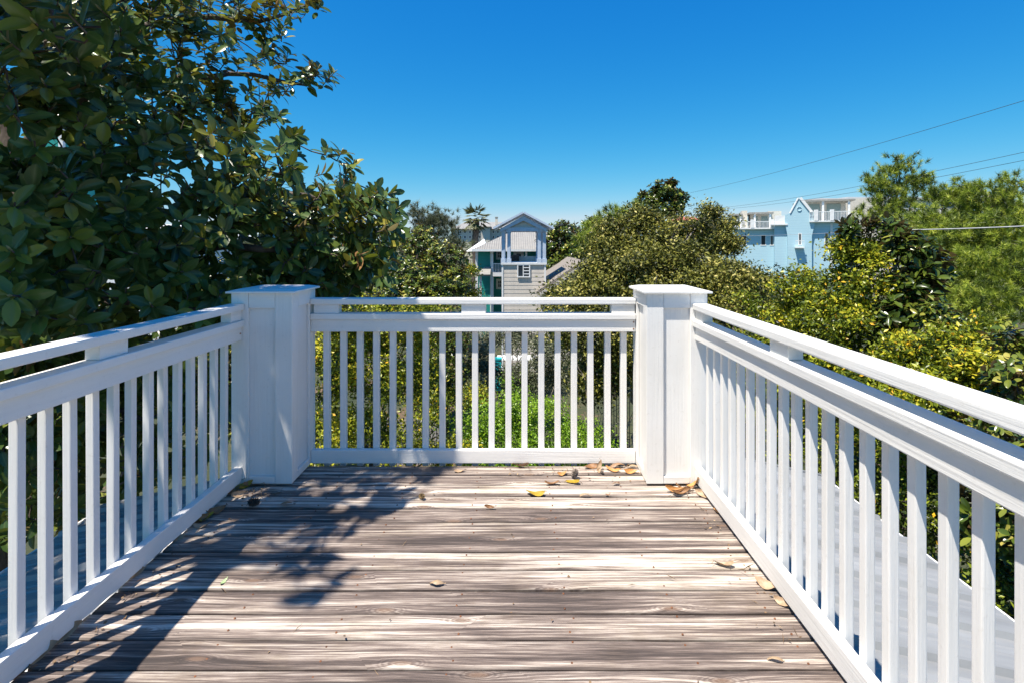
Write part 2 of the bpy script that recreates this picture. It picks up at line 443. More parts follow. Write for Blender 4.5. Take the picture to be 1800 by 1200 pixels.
for side in (1, -1):
    far = 4.46 if side == 1 else 3.95
    for i in range(9):
        y1 = far - i * 0.90
        roof_panel(side, y1 - 0.90, y1)
    xa, za, xb, zb = RX[side]
    # underside board, fascia at eave and barge at the far end
    slab('roof_deck', [(xa, -3.6, za - 0.012), (xb, -3.6, zb - 0.012), (xb, far - .01, zb - 0.012), (xa, far - .01, za - 0.012)] if side == 1 else [(xb, -3.6, zb - 0.012), (xa, -3.6, za - 0.012), (xa, far - .01, za - 0.012), (xb, far - .01, zb - 0.012)], 0.03, M['cream'], house)
    box('fascia', min(xb, xb + side * 0.02), max(xb, xb + side * 0.02), -3.6, far + .01, zb - 0.17, zb - 0.004, PY, house)
    slab('gable_trim', [(xa, far + .01, za + 0.035), (xb, far + .01, zb + 0.035), (xb, far + .01, zb - 0.12), (xa, far + .01, za - 0.12)][::-side], 0.02, M['roofmetal'], house)
# curb walls carrying the deck
box('curb_wall', -1.655, -1.60, -3.4, 3.25, -0.76, -0.045, PY, house)
box('curb_wall', 1.062, 1.11, -3.4, 3.25, -0.76, -0.045, PY, house)
box('curb_wall', -1.598, 1.06, 3.20, 3.255, -0.76, -0.18, PX, house)
roof_top = box('flat_roof', -1.598, 1.06, 3.26, 4.30, -0.80, -0.745, M['roofmetal'], house)

# ------------------------------------------------------------------ posts
def post(label, x0, y0, s=0.35):
    root = empty('newel_post', (x0 + s / 2, y0 + s / 2, 0), label, 'post', 'square panelled deck posts')
    x1, y1, zt = x0 + s, y0 + s, 1.10
    r = 0.020; st = 0.098
    box('core', x0 + r, x1 - r, y0 + r, y1 - r, 0.004, zt - 0.01, PZ, root)
    b = 0.0035
    # front/back faces: stiles at full width, sides butt between them
    for (ya, yc) in ((y0, y0 + r - 0.001), (y1 - r + 0.001, y1)):
        box('stile', x0, x0 + st, ya, yc, 0.006, zt, PZ, root, b)
        box('stile', x1 - st, x1, ya, yc, 0.006, zt, PZ, root, b)
        box('header', x0 + st + .001, x1 - st - .001, ya + .0015, yc, zt - 0.088, zt - .001, PX, root, b)
        box('base_board', x0 + st + .001, x1 - st - .001, ya + .0015, yc, 0.006, 0.048, PX, root, b)
    for (xa, xc) in ((x0, x0 + r - 0.001), (x1 - r + 0.001, x1)):
        xo = 0.0012 if xa == x0 else 0; xi = 0.0012 if xa != x0 else 0
        box('stile', xa + xo, xc - xi, y0 + r + .001, y0 + st - 0.01, 0.007, zt - .002, PZ, root, b)
        box('stile', xa + xo, xc - xi, y1 - st + 0.01, y1 - r - .001, 0.007, zt - .002, PZ, root, b)
        box('header', xa + xo + .001, xc - xi, y0 + st - .009, y1 - st + .009, zt - 0.088, zt - .003, PY, root, b)
        box('base_board', xa + xo + .001, xc - xi, y0 + st - .009, y1 - st + .009, 0.006, 0.048, PY, root, b)
    e = 0.022
    X0, X1, Y0, Y1 = x0 - e, x1 + e, y0 - e, y1 + e
    i = 0.05
    V = [(X0, Y0, zt), (X1, Y0, zt), (X1, Y1, zt), (X0, Y1, zt), (X0, Y0, zt + .010), (X1, Y0, zt + .010), (X1, Y1, zt + .010), (X0, Y1, zt + .010),
         (X0 + i, Y0 + i, zt + .022), (X1 - i, Y0 + i, zt + .022), (X1 - i, Y1 - i, zt + .022), (X0 + i, Y1 - i, zt + .022), ((X0 + X1) / 2, (Y0 + Y1) / 2, zt + .027)]
    fs = [(3, 2, 1, 0)] + [(a, (a + 1) % 4, (a + 1) % 4 + 4, a + 4) for a in range(4)] + [(a + 4, (a + 1) % 4 + 4, (a + 1) % 4 + 8, a + 8) for a in range(4)] + [(a + 8, (a + 1) % 4 + 8, 12) for a in range(4)]
    poly('cap', V, fs, PX, root)
    return root
PLX, PRX, PYF = -1.639, 0.752, 3.012
post('white panelled post in tree shade at the left corner of the deck', PLX, PYF)
post('sunlit white panelled post at the right corner of the deck', PRX, PYF)

# ------------------------------------------------------------------ railings
TH = 0.038
def screws(root, pts):
    for p in pts:
        bm = bmesh.new(); bmesh.ops.create_icosphere(bm, subdivisions=1, radius=0.0055)
        me = bpy.data.meshes.new('screw'); bm.to_mesh(me); bm.free()
        link('screw', me, M['rust'], root, p)

# rear
rr = empty('railing', (-0.27, 3.3, 0), 'back railing of the deck running between the two posts', 'railing', 'white deck railings')
xa, xb, yf = PLX + .35 + .001, PRX - .001, 3.287
box('bottom_rail', xa, xb, yf, yf + TH, 0.008, 0.0905, PX, rr, 0.004)
box('apron', xa, xb, yf, yf + TH, 0.832, 0.908, PX, rr, 0.004)
box('middle_rail', xa, xb, yf - .015, yf + .074, 0.909, 0.946, PX, rr, 0.005)
box('top_rail', xa, xb, yf - .015, yf + .074, 1.003, 1.040, PX, rr, 0.006)
for (p0, p1) in ((551.5, 595), (811, 854), (1075, 1116)):
    bx0 = max(xa, (p0 - VX) * 3.285 / F); bx1 = min(xb, (p1 - VX) * 3.285 / F)
    box('spacer_block', bx0, bx1, yf - .002, yf + .060, 0.9465, 1.0025, PX, rr, 0.003)
bal = box_mesh(TH, TH, 0.93, 0.004, PZ)
for i in range(19):
    o = link('baluster', bal, None, rr, (-1.205 + i * 0.1051 + rng.normal(0, .0012), yf + TH + .0195, 0.441))
    o.rotation_euler = (0, rng.normal(0, .0022), rng.normal(0, .02) + math.pi * (i % 4) / 2)
screws(rr, [(xb - .012, yf, .893), (xb - .012, yf, .850)])

# sides
SB = 0.031
bal_s = box_mesh(SB, SB, 0.93, 0.004, PZ)
def side_rail(label, sgn, xi, first, y_end):
    root = empty('railing', (xi, 1.5, 0), label, 'railing', 'white deck railings')
    def bx(name, d0, d1, y0, y1, z0, z1, mat, bev):
        X0, X1 = sorted((xi + sgn * d0, xi + sgn * d1))
        return box(name, X0, X1, y0, y1, z0, z1, mat, root, bev)
    ye = PYF - .001; ys = -0.85
    bx('bottom_rail', 0, TH, ys, ye, 0.022, 0.108, PY, 0.004)
    bx('apron', 0, TH, ys, ye, 0.832, 0.908, PY, 0.004)
    bx('middle_rail', -.015, .074, ys, ye, 0.909, 0.946, PY, 0.005)
    bx('top_rail', -.015, .074, ys, ye, 1.003, 1.040, PY, 0.006)
    for (b0, b1) in ((2.90, ye), (1.985, 2.13), (0.93, 1.045), (0.0, .12), (-.85, -.75)):
        bx('spacer_block', .002, .060, b0, b1, 0.9465, 1.0025, PY, 0.003)
    y = first
    while y > -0.8: y -= 0.1009
    y += 0.1009; i = 0
    while y < y_end:
        o = link('baluster', bal_s, None, root, (xi + sgn * (TH + .016), y + SB / 2 + rng.normal(0, .0012), 0.455))
        o.rotation_euler = (rng.normal(0, .0022), 0, rng.normal(0, .02) + math.pi * (i % 4) / 2)
        y += 0.1009; i += 1
    return root
r_l = side_rail('left railing of the deck beside the dark magnolia tree', -1, -1.576, 1.696, 2.95)
r_r = side_rail('sunlit right railing of the deck beside the yellow shrubs', 1, 1.030, 1.197, 2.95)
screws(r_l, [(-1.576, 2.99, .872)])

# ------------------------------------------------------------------ foliage
_u = [.12, .36, .66, .88]; _w = [.27, .49, .47, .25]; _z = [.0, -.02, -.05, -.09]
LEAF8 = (np.array([[0, 0, 0]] + [p for u, w, z in zip(_u, _w, _z) for p in ([u, w, z + .10 * w], [u, 0, z], [u, -w, z + .10 * w])] + [[1, 0, -.13]], float),
         np.array([[0, 2, 1], [0, 3, 2]] + [t for k in range(3) for t in ([1 + 3 * k, 2 + 3 * k, 5 + 3 * k], [1 + 3 * k, 5 + 3 * k, 4 + 3 * k], [2 + 3 * k, 3 + 3 * k, 6 + 3 * k], [2 + 3 * k, 6 + 3 * k, 5 + 3 * k])] + [[10, 11, 13], [11, 12, 13]]),
         np.array([1.] + [0, 1, 0] * 4 + [1.]))
LEAF2 = (np.array([[0, 0, 0], [.5, .5, .06], [1, 0, 0], [.5, -.5, .06]], float), np.array([[0, 2, 1], [0, 3, 2]]), np.array([1, 0, 1, 0.]))

def hires_leaf():
    """broad magnolia leaf, 5 stations, folded at the midrib, tip bent down."""
    us = [0.0, .06, .22, .42, .62, .80, .93, 1.0]; ws = [.03, .05, .34, .48, .5, .40, .18, 0.0]
    V = []; T = []; mid = []
    for u, w in zip(us, ws):
        z = -.16 * u * u
        for q in (1, .5, 0, -.5, -1):
            V.append((u, w * q, z + .10 * abs(q) * w * 2 + (.012 * math.sin(u * 21 + q * 2) if q in (1, -1) else 0))); mid.append(1 - abs(q))
    for i in range(len(us) - 1):
        for j in range(4):
            a = i * 5 + j; T += [(a, a + 1, a + 5), (a + 1, a + 6, a + 5)]
    return np.array(V), np.array(T), np.array(mid)

def unit(v): return v / (np.linalg.norm(v, axis=-1, keepdims=True) + 1e-9)

def stamp(tm, P, D, N, L, Wd, tint):
    """copies of a leaf template; D leaf direction, N leaf normal (any), L length, Wd width."""
    tv, tf, mid = tm; n = len(P); K = len(tv)
    D = unit(D); S = unit(np.cross(N, D)); N = np.cross(D, S)
    V = P[:, None, :] + (tv[None, :, 0:1] * L[:, None, None]) * D[:, None, :] + (tv[None, :, 1:2] * Wd[:, None, None]) * S[:, None, :] + (tv[None, :, 2:3] * L[:, None, None]) * N[:, None, :]
    T = tf[None] + (np.arange(n) * K)[:, None, None]
    return V.reshape(-1, 3), T.reshape(-1, 3), np.repeat(tint, K), np.tile(mid, n)

def rosettes(C, A, nl, L0, rg, spread=(0.75, 1.65), wr=0.42):
    """whorls of leaves at twig ends C with axes A -> leaf arrays."""
    n = len(C); A = unit(A)
    X = unit(np.cross(A, np.array([0.3, 0.2, 0.93]) + rg.normal(0, .2, (n, 3)))); Y = np.cross(A, X)
    P, D, N, L, Wd, I = [], [], [], [], [], []
    ph = rg.uniform(0, 6.28, n)
    for j in range(nl):
        az = ph + j * 2.399 + rg.normal(0, .18, n)
        th = rg.uniform(*spread, n) * (0.75 + 0.4 * j / nl)
        R = np.cos(az)[:, None] * X + np.sin(az)[:, None] * Y
        d = np.cos(th)[:, None] * A + np.sin(th)[:, None] * R
        d[:, 2] -= 0.18
        nn = np.sin(th)[:, None] * A - np.cos(th)[:, None] * R + rg.normal(0, .22, (n, 3))
        l = L0 * rg.uniform(.72, 1.12, n)
        P.append(C - A * (0.012 * j) + d * 0.012); D.append(d); N.append(nn); L.append(l); Wd.append(l * wr * rg.uniform(.85, 1.12, n)); I.append(np.arange(n))
    return tuple(np.concatenate(a) for a in (P, D, N, L, Wd, I))

def in_poly(px, py, poly_):
    P = np.array(poly_, float); inside = np.zeros(len(px), bool); j = len(P) - 1
    for i in range(len(P)):
        xi, yi = P[i]; xj, yj = P[j]
        c = ((yi > py) != (yj > py)) & (px < (xj - xi) * (py - yi) / (yj - yi + 1e-12) + xi)
        inside ^= c; j = i
    return inside

def blobs_world(bl):
    return [(W(px, py, Y), np.array([rx * Y / F, 0.5 * (rx + ry) * Y / F * dz, ry * Y / F])) for (px, py, Y, rx, ry, dz) in [(b + (1.0,))[:6] for b in bl]]

def sample_blobs(B, n, rg, shell=0.55):
    vol = np.array([np.prod(r) ** (2 / 3) for _, r in B]); k = rg.choice(len(B), n, p=vol / vol.sum())
    d = unit(rg.normal(0, 1, (n, 3))); rad = (shell ** 3 + (1 - shell ** 3) * rg.uniform(0, 1, n)) ** (1 / 3)
    lump = 1 + 0.16 * np.sin(d[:, 0] * 5 + k) * np.sin(d[:, 2] * 6 + 2 * k) + rg.normal(0, .05, n)
    c = np.array([b[0] for b in B])[k]; r = np.array([b[1] for b in B])[k]
    return c + d * r * (rad * lump)[:, None], d

def skeleton(B, base, r0, mat, root, rg, lean=None, nsub=3):
    """trunk from the ground with limbs reaching into each crown mass, one continuous part."""
    acc = Acc(); base = np.array(base, float)
    top = np.mean([b[0] for b in B], axis=0); low = min(b[0][2] for b in B)
    fork = base * 0.35 + top * 0.65; fork[2] = base[2] + (top[2] - base[2]) * 0.62
    pts = curve_pts(base, fork, 0, 7, 0.05 * r0 * 8); acc.tube(pts, np.linspace(r0, r0 * .62, 7), 9)
    for c, r in B:
        p = curve_pts(fork + rg.normal(0, r0 * .3, 3), c, 0.08 * np.linalg.norm(c - fork), 6, 0.06)
        acc.tube(p, np.linspace(r0 * .42, r0 * .10, 6), 6)
        for _ in range(nsub):
            e = c + unit(rg.normal(0, 1, (1, 3)))[0] * r * .85
            acc.tube(curve_pts(p[3 + rg.integers(0, 3)], e, 0.03, 5, 0.05), np.linspace(r0 * .16, r0 * .03, 5), 4)
    return acc.build('trunk', mat, root, loc=tuple(base))

def leafy_tree(name, label, cat, base, bl, mat, nclus, per, leaf, wr=0.45, cr=0.22, trunk=0.14, bark='bark', shell=.5, up=0.5, group=None, seed=1, bias=0.0, gz=GZ, sub=3):
    rg = np.random.default_rng(seed); B = blobs_world(bl)
    root = empty(name, (base[0], base[1], gz), label, cat, group)
    skeleton(B, (base[0], base[1], gz), trunk, M[bark], root, rg, nsub=sub)
    nb = max(8, nclus // 15); C0, d0 = sample_blobs(B, nb, rg, shell); kb = rg.integers(0, nb, nclus); bt = rg.normal(0, .13, nb)
    brad = np.array([np.mean(b_[1]) for b_ in B]).mean() * .22
    C = C0[kb] + rg.normal(0, 1, (nclus, 3)) * np.array([brad, brad, brad * .75]); d = unit(d0[kb] + unit(C - C0[kb]) * .8)
    n = nclus * per; k = np.repeat(np.arange(nclus), per)
    P = C[k] + rg.normal(0, 1, (n, 3)) * np.array([cr, cr, cr * .7]) * .6
    N = unit(rg.normal(0, 1, (n, 3)) * .8 + d[k] * .5 + np.array([0, 0, up]))
    D = np.cross(N, rg.normal(0, 1, (n, 3)))
    L = leaf * rg.uniform(.65, 1.25, n)
    hgt = (C[:, 2] - C[:, 2].min()) / (np.ptp(C[:, 2]) + 1e-6)
    tint = np.clip(rg.normal(.42, .22, nclus)[k] + bt[kb][k] + rg.normal(0, .10, n) + bias, 0, .93); tint[rg.uniform(0, 1, n) < .02] = 1.0
    V, T, ti, mi = stamp(LEAF2, P, D, N, L, L * wr, tint)
    loc = np.array([base[0], base[1], gz])
    o = link('crown', mesh_tris('crown', V - loc, T, mat, False, {'tint': ti, 'mid': mi}), None, root, tuple(loc))
    o['kind'] = 'stuff'
    return root

def rosette_tree(name, label, cat, base, bl, mat, nros, nl, L0, trunk=.14, shell=.45, seed=1, group=None, bias=0.0, nobj=0, gz=GZ, wr=.42):
    rg = np.random.default_rng(seed); B = blobs_world(bl)
    root = empty(name, (base[0], base[1], gz), label, cat, group)
    skeleton(B, (base[0], base[1], gz), trunk, M['bark'], root, rg)
    C, d = sample_blobs(B, nros, rg, shell)
    A = unit(d * .8 + np.array([0, 0, .75]) + rg.normal(0, .3, (nros, 3)))
    P, D, N, L, Wd, I = rosettes(C, A, nl, L0, rg, wr=wr)
    tint = np.clip(rg.normal(.42, .15, nros)[I] + rg.normal(0, .17, len(P)) + bias, 0, 1)
    build_leaves(root, np.array([base[0], base[1], gz]), P, D, N, L, Wd, tint, mat, nobj)
    return root

_hl = {}
def build_leaves(root, loc, P, D, N, L, Wd, tint, mat, nobj):
    """the nobj leaves that show largest become leaf objects, the rest one crown."""
    pick = np.zeros(len(P), bool)
    if nobj:
        px = VX + F * P[:, 0] / np.maximum(P[:, 1], .1); py = VY - F * (P[:, 2] - H) / np.maximum(P[:, 1], .1)
        view = unit(P - np.array([0, 0, H])); face = np.abs((unit(N) * view).sum(1))
        s = L * Wd * face / (P[:, 1] ** 2)
        s[(P[:, 1] < .5) | (px < 8) | (px > 1795) | (py < 8) | (py > 1100)] = 0
        # nearest layer: drop those with a nearer leaf in the same cell
        cell = (px // 26).astype(int) * 1000 + (py // 26).astype(int)
        order = np.argsort(P[:, 1]); seen = {}
        for i in order:
            if s[i] <= 0: continue
            seen[cell[i]] = seen.get(cell[i], 0) + 1
            if seen[cell[i]] > 2: s[i] *= .02
        pick[np.argsort(-s)[:nobj]] = True
        tv, tf, mid = hires_leaf()
        for q in range(6):
            key = (mat.name, q)
            if key not in _hl:
                v2 = tv.copy(); v2[:, 2] += [-.05, .03, .09, -.12, 0, .05][q] * v2[:, 0] ** 2; v2[:, 2] += [0, .02, -.02, .03, .01, -.03][q] * v2[:, 1] * 3
                _hl[key] = mesh_tris('leaf', v2, tf, mat, True, {'tint': np.full(len(tv), [.15, .3, .42, .5, .62, .9][q]), 'mid': mid})
        for i in np.nonzero(pick)[0]:
            dd = Vector(D[i]).normalized(); ss = Vector(N[i]).cross(dd).normalized(); nn = dd.cross(ss)
            q = int(np.argmin(np.abs(np.array([.15, .3, .42, .5, .62, .9]) - tint[i])))
            o = bpy.data.objects.new('leaf', _hl[(mat.name, q)]); COL.objects.link(o)
            m = Matrix((( dd.x * L[i], ss.x * Wd[i], nn.x * L[i], P[i][0]), (dd.y * L[i], ss.y * Wd[i], nn.y * L[i], P[i][1]), (dd.z * L[i], ss.z * Wd[i], nn.z * L[i], P[i][2]), (0, 0, 0, 1)))
            o.matrix_basis = m; put(o, root)
    r = ~pick
    V, T, ti, mi = stamp(LEAF8, P[r], D[r], N[r], L[r], Wd[r], tint[r])
    o = link('crown', mesh_tris('crown', V - loc, T, mat, True, {'tint': ti, 'mid': mi}), None, root, tuple(loc))
    o['kind'] = 'stuff'

def pine_tree(name, label, base, bl, mat, ntuft, per, nl, wid, trunk=.16, seed=1, group='pines', shell=.25, gz=GZ):
    rg = np.random.default_rng(seed); B = blobs_world(bl)
    root = empty(name, (base[0], base[1], gz), label, 'tree', group)
    skeleton(B, (base[0], base[1], gz), trunk, M['bark'], root, rg, nsub=6)
    nc = max(1, ntuft // 3); C0, d0 = sample_blobs(B, nc, rg, shell); kk = rg.integers(0, nc, ntuft)
    C = C0[kk] + rg.normal(0, 1, (ntuft, 3)) * np.array([1., 1., .6]) * nl * .8; d = d0[kk]
    A = unit(d * .6 + np.array([0, 0, .8]) + rg.normal(0, .35, (ntuft, 3)))
    n = ntuft * per; k = np.repeat(np.arange(ntuft), per)
    D = unit(A[k] * .75 + unit(rg.normal(0, 1, (n, 3))) * .9)
    P = C[k] + A[k] * (rg.uniform(-.12, .12, n))[:, None]
    N = rg.normal(0, 1, (n, 3)); L = nl * rg.uniform(.6, 1.15, n)
    tint = np.clip(rg.normal(.48, .27, ntuft)[k] + rg.normal(0, .10, n), 0, 1)
    V, T, ti, mi = stamp((np.array([[0, .5, 0], [0, -.5, 0], [1, 0, 0]], float), np.array([[0, 1, 2]]), np.array([0, 0, 0.])), P, D, N, L, np.full(n, wid), tint)
    loc = np.array([base[0], base[1], gz])
    o = link('crown', mesh_tris('crown', V - loc, T, mat, False, {'tint': ti}), None, root, tuple(loc)); o['kind'] = 'stuff'
    return root

# ---- the big magnolia on the left
def big_magnolia():
    rg = np.random.default_rng(11)
    base = np.array([-4.75, 4.7, GZ])
    root = empty('magnolia_tree', tuple(base), 'large dark magnolia tree overhanging the left side of the deck', 'tree')
    acc = Acc(); nodes = []
    def limb(pts, r0, r1, n=8):
        pts = np.array(pts, float); r = np.linspace(r0, r1, len(pts))
        fine = [pts[0]]; fr = [r[0]]
        for i in range(len(pts) - 1):
            for t in (.33, .66, 1.0):
                fine.append(pts[i] * (1 - t) + pts[i + 1] * t + (rg.normal(0, .02, 3) if t < 1 else 0)); fr.append(r[i] * (1 - t) + r[i + 1] * t)
        acc.tube(fine, fr, n); nodes.extend(fine[2:])
    P = lambda px, py, Y: W(px, py, Y)
    limb([base, P(-10, 800, 4.7), P(10, 600, 4.7), P(20, 420, 4.7), P(30, 330, 4.7)], .20, .14, 11)
    limb([P(30, 340, 4.7), P(75, 230, 4.6), P(66, 120, 4.5), P(72, 20, 4.4), P(80, -160, 4.3)], .085, .06)
    limb([P(30, 345, 4.7), P(-10, 200, 4.8), P(-60, 0, 4.9), P(-60, -300, 4.8)], .10, .05)
    limb([P(25, 380, 4.7), P(170, 372, 4.9), P(300, 378, 5.1), P(420, 350, 5.3), P(540, 345, 5.5), P(650, 365, 5.6)], .075, .02)
    limb([P(75, 235, 4.6), P(160, 165, 4.9), P(280, 150, 5.4), P(400, 130, 6.0), P(540, 150, 6.6)], .06, .018)
    limb([P(66, 120, 4.5), P(180, 60, 5.0), P(330, 30, 5.6), P(450, 40, 6.2), P(565, 0, 6.7)], .05, .015)
    limb([P(20, 440, 4.7), P(200, 430, 4.4), P(330, 440, 4.6), P(520, 440, 5.0), P(640, 460, 5.2)], .06, .018)
    limb([P(15, 520, 4.7), P(150, 520, 4.0), P(330, 540, 4.4), P(470, 560, 4.9)], .05, .015)
    limb([P(66, 120, 4.5), P(40, 60, 3.7), P(90, 20, 2.9)], .035, .012)
    limb([P(20, 440, 4.7), P(-20, 470, 3.8), P(60, 500, 3.1)], .04, .012)
    limb([P(10, 640, 4.7), P(120, 680, 4.6), P(260, 740, 4.8)], .05, .015)
    # limbs over the deck's left edge, high above the frame
    limb([P(80, -160, 4.3), np.array([-3.1, 3.6, 4.0]), np.array([-2.4, 2.9, 4.0]), np.array([-1.9, 2.4, 3.9])], .06, .02)
    limb([P(-60, -300, 4.8), np.array([-3.4, 3.6, 5.3]), np.array([-2.9, 2.7, 5.2]), np.array([-2.3, 1.9, 4.9])], .06, .02)
    limb([P(72, 20, 4.4), np.array([-3.2, 3.1, 3.2]), np.array([-2.7, 2.3, 3.1])], .05, .015)
    nodes_ = np.array(nodes)
    # ---- crown rosettes seen from the deck
    out = [(-60, -60), (575, -60), (578, 3), (506, 22), (488, 55), (512, 92), (588, 112), (594, 148), (520, 160), (492, 185), (508, 232), (560, 252), (580, 258), (596, 282), (618, 268), (628, 300), (655, 318), (688, 328), (705, 362), (700, 420), (696, 480), (650, 520), (560, 560), (480, 640), (400, 800), (300, 870), (-60, 980)]
    n = 9000
    ncl = 420; cxp = rg.uniform(-60, 720, ncl); cyp = rg.uniform(-60, 960, ncl); kc = rg.integers(0, ncl, n)
    px = cxp[kc] + rg.normal(0, 34, n); py = cyp[kc] + rg.normal(0, 26, n)
    ymin = 2.85 + np.clip(px, 0, 700) * .0036 + np.where((py < 230) & (px > 150), np.clip((px - 150) * .0045, 0, 1.6), 0) + np.where(py > 560, .8, 0)
    Y = ymin + rg.exponential(.7, n).clip(0, 2.0)
    marg = 26 * 4.5 / Y          # keep whorls inside the outline
    dx = px - 300; 
    ok = in_poly(px + marg, py, out) & in_poly(px, py - marg * .5, out) & in_poly(px, py, out)
    C = np.stack([(px - VX) * Y / F, Y, H - (py - VY) * Y / F], 1)
    ok &= ~((C[:, 0] > -2.0) & (C[:, 1] < 3.85)) & ~((C[:, 0] > -3.45) & (C[:, 1] < 4.5) & (C[:, 2] < -.12))
    # open patches where the sky shows through
    hole = np.zeros(n, bool)
    for (hx, hy, hr) in ((20, 235, 26), (150, 170, 20), (130, 300, 24), (175, 340, 26), (255, 45, 14), (345, 100, 18), (300, 330, 18), (545, 262, 12), (660, 365, 12), (360, 370, 15), (100, 400, 16), (210, 270, 16), (40, 110, 16), (450, 300, 10), (10, 370, 12), (190, 100, 12), (300, 220, 8), (560, 300, 7)):
        hole |= (px - hx) ** 2 + (py - hy) ** 2 < (hr * 1.15) ** 2
    ok &= ~hole
    idx = np.nonzero(ok)[0]
    keep = 1300
    C = C[idx[:keep]]
    ex = rg.uniform(0, 1, (150, 3)); ex = np.stack([470 + ex[:, 0] * 225, 345 + ex[:, 1] * 175, 4.9 + ex[:, 2] * 1.2], 1)
    ex = ex[in_poly(ex[:, 0] + 12, ex[:, 1], out) & in_poly(ex[:, 0], ex[:, 1] - 22, out)]
    C = np.concatenate([C, np.array([W(*q_) for q_ in ex])])
    # ---- whorls over the deck that throw the dappled shade (outside the frame)
    def dk(px_, py_):
        y = H * F / (py_ - VY); return ((px_ - VX) * y / F, y)
    sh = [dk(*q) for q in ((800, 817), (748, 852), (730, 877), (695, 893), (660, 915), (625, 932), (590, 965), (600, 992), (660, 1010), (652, 1032), (612, 1050), (525, 1064), (500, 1046), (520, 1012), (440, 985), (385, 998), (330, 975))] + [(-1.35, 2.40), (-1.68, 2.2), (-1.68, .5), (-3.7, .3), (-3.7, 3.0), (-2.6, 4.2), (-.7, 4.0), (-.28, 3.55)]
    m = 8000
    gx = rg.uniform(-3.7, 0.0, m); gy = rg.uniform(.3, 4.4, m)
    s_ = np.array(sh); okk = in_poly(gx, gy, s_)
    z = rg.uniform(2.7, 4.7, m)
    O = np.stack([gx, gy, np.zeros(m)], 1)
    O = O + np.outer(z, np.array([SUN.x, SUN.y, SUN.z]) / SUN.z)
    ppx = VX + F * O[:, 0] / np.maximum(O[:, 1], .2); ppy = VY - F * (O[:, 2] - H) / np.maximum(O[:, 1], .2)
    okk &= ~((ppx > -40) & (ppy > -70) & (O[:, 1] > .3))
    spots = []
    for (qx, qy, qr) in ((480, 960, .06), (440, 968, .06), (600, 890, .05), (640, 878, .04), (570, 858, .05), (400, 915, .05), (560, 1020, .05), (590, 1040, .04), (650, 862, .04), (505, 1035, .05), (545, 850, .045), (520, 845, .03), (620, 856, .035), (690, 868, .03), (600, 912, .04), (615, 925, .03), (345, 930, .03), (365, 945, .03), (455, 955, .05), (465, 948, .05), (500, 945, .05), (585, 1000, .045), (610, 1025, .03), (540, 985, .035), (700, 850, .03), (720, 840, .03), (660, 840, .025)):
        spots.append(dk(qx, qy) + (qr,))
    z2 = np.where(np.arange(m) % 2 == 0, z, z + 2.6)
    O = np.stack([gx, gy, np.zeros(m)], 1) + np.outer(z2, np.array([SUN.x, SUN.y, SUN.z]) / SUN.z)
    ppx = VX + F * O[:, 0] / np.maximum(O[:, 1], .2); ppy = VY - F * (O[:, 2] - H) / np.maximum(O[:, 1], .2)
    okk &= ~((ppx > -40) & (ppy > -70) & (O[:, 1] > .3))
    O = O[np.nonzero(okk)[0][:930]]
    print('shade whorls', len(O), okk.sum())
    near = [(62, 40, 2.65), (118, 22, 2.6), (18, 75, 2.75), (178, 18, 2.9), (205, 55, 3.1), (95, 78, 2.85), (15, 150, 3.0), (55, 335, 3.1), (105, 300, 3.2), (20, 440, 2.9), (62, 545, 2.95), (160, 475, 3.3), (235, 445, 3.6), (265, 535, 3.7), (20, 520, 2.8), (130, 560, 3.3), (350, 418, 4.1), (392, 405, 4.2), (440, 300, 4.6), (330, 280, 4.4), (500, 460, 4.8), (300, 500, 4.0), (250, 250, 4.2), (420, 470, 4.5), (540, 420, 5.0), (610, 470, 5.1), (470, 380, 4.7)]
    tips = [(588, 128, 6.5), (574, 142, 6.6), (560, 120, 6.4), (532, 128, 6.2), (545, 142, 6.4), (510, 140, 6.1), (562, 8, 6.6), (525, 10, 6.4), (545, -8, 6.5), (480, 28, 6.1), (495, 62, 6.1), (505, 95, 6.2), (470, 95, 6.0), (480, 150, 6.0), (492, 200, 5.6), (520, 238, 5.4), (622, 285, 5.6), (600, 268, 5.5), (575, 262, 5.5), (690, 340, 5.7), (700, 366, 5.6), (662, 332, 5.6), (640, 350, 5.6), (700, 402, 5.5), (690, 450, 5.5), (684, 490, 5.4), (655, 500, 5.3), (655, 400, 5.4), (625, 380, 5.4), (510, 20, 6.3), (500, 45, 6.2)]
    C = np.concatenate([np.array([W(*q_) for q_ in near + tips]), C])
    Call = np.concatenate([C, O])
    cen = np.array([-4.3, 4.8, 1.6])
    A = unit(unit(Call - cen) * .55 + np.array([.22, -.50, .50]) + rg.normal(0, .38, Call.shape))
    A[:len(near)] = unit(np.array([[.15, -.75, .35]]) + rg.normal(0, .18, (len(near), 3)))
    Pp, D, N, L, Wd, I = rosettes(Call, A, 10, .150, rg, wr=.46)
    # over the deck keep only leaves whose shade falls where the photograph shows it
    mid_l = Pp + unit(D) * (L * .5)[:, None]; g0 = mid_l + np.outer(mid_l[:, 2], -np.array([SUN.x, SUN.y, SUN.z]) / SUN.z)
    keep_l = in_poly(g0[:, 0], g0[:, 1], s_)
    for (cx, cy, qr) in spots: keep_l &= (g0[:, 0] - cx) ** 2 + (g0[:, 1] - cy) ** 2 > (qr * 1.25) ** 2
    keep_l |= (g0[:, 0] < -1.7) | (I < len(C))
    deckside = (g0[:, 0] > -1.60) & (g0[:, 1] < 3.3) & (g0[:, 1] > 0) & ~in_poly(g0[:, 0], g0[:, 1], s_)
    keep_l &= ~(deckside & (I >= len(C)))
    Pp, D, N, L, Wd, I = (q_[keep_l] for q_ in (Pp, D, N, L, Wd, I))
    tint = np.clip(rg.normal(.50, .16, len(Call))[I] + rg.normal(0, .17, len(Pp)), 0, 1)
    tint[rg.uniform(0, 1, len(Pp)) < .03] = 1.0
    build_leaves(root, base, Pp, D, N, L, Wd, tint, M['magnolia'], 300)
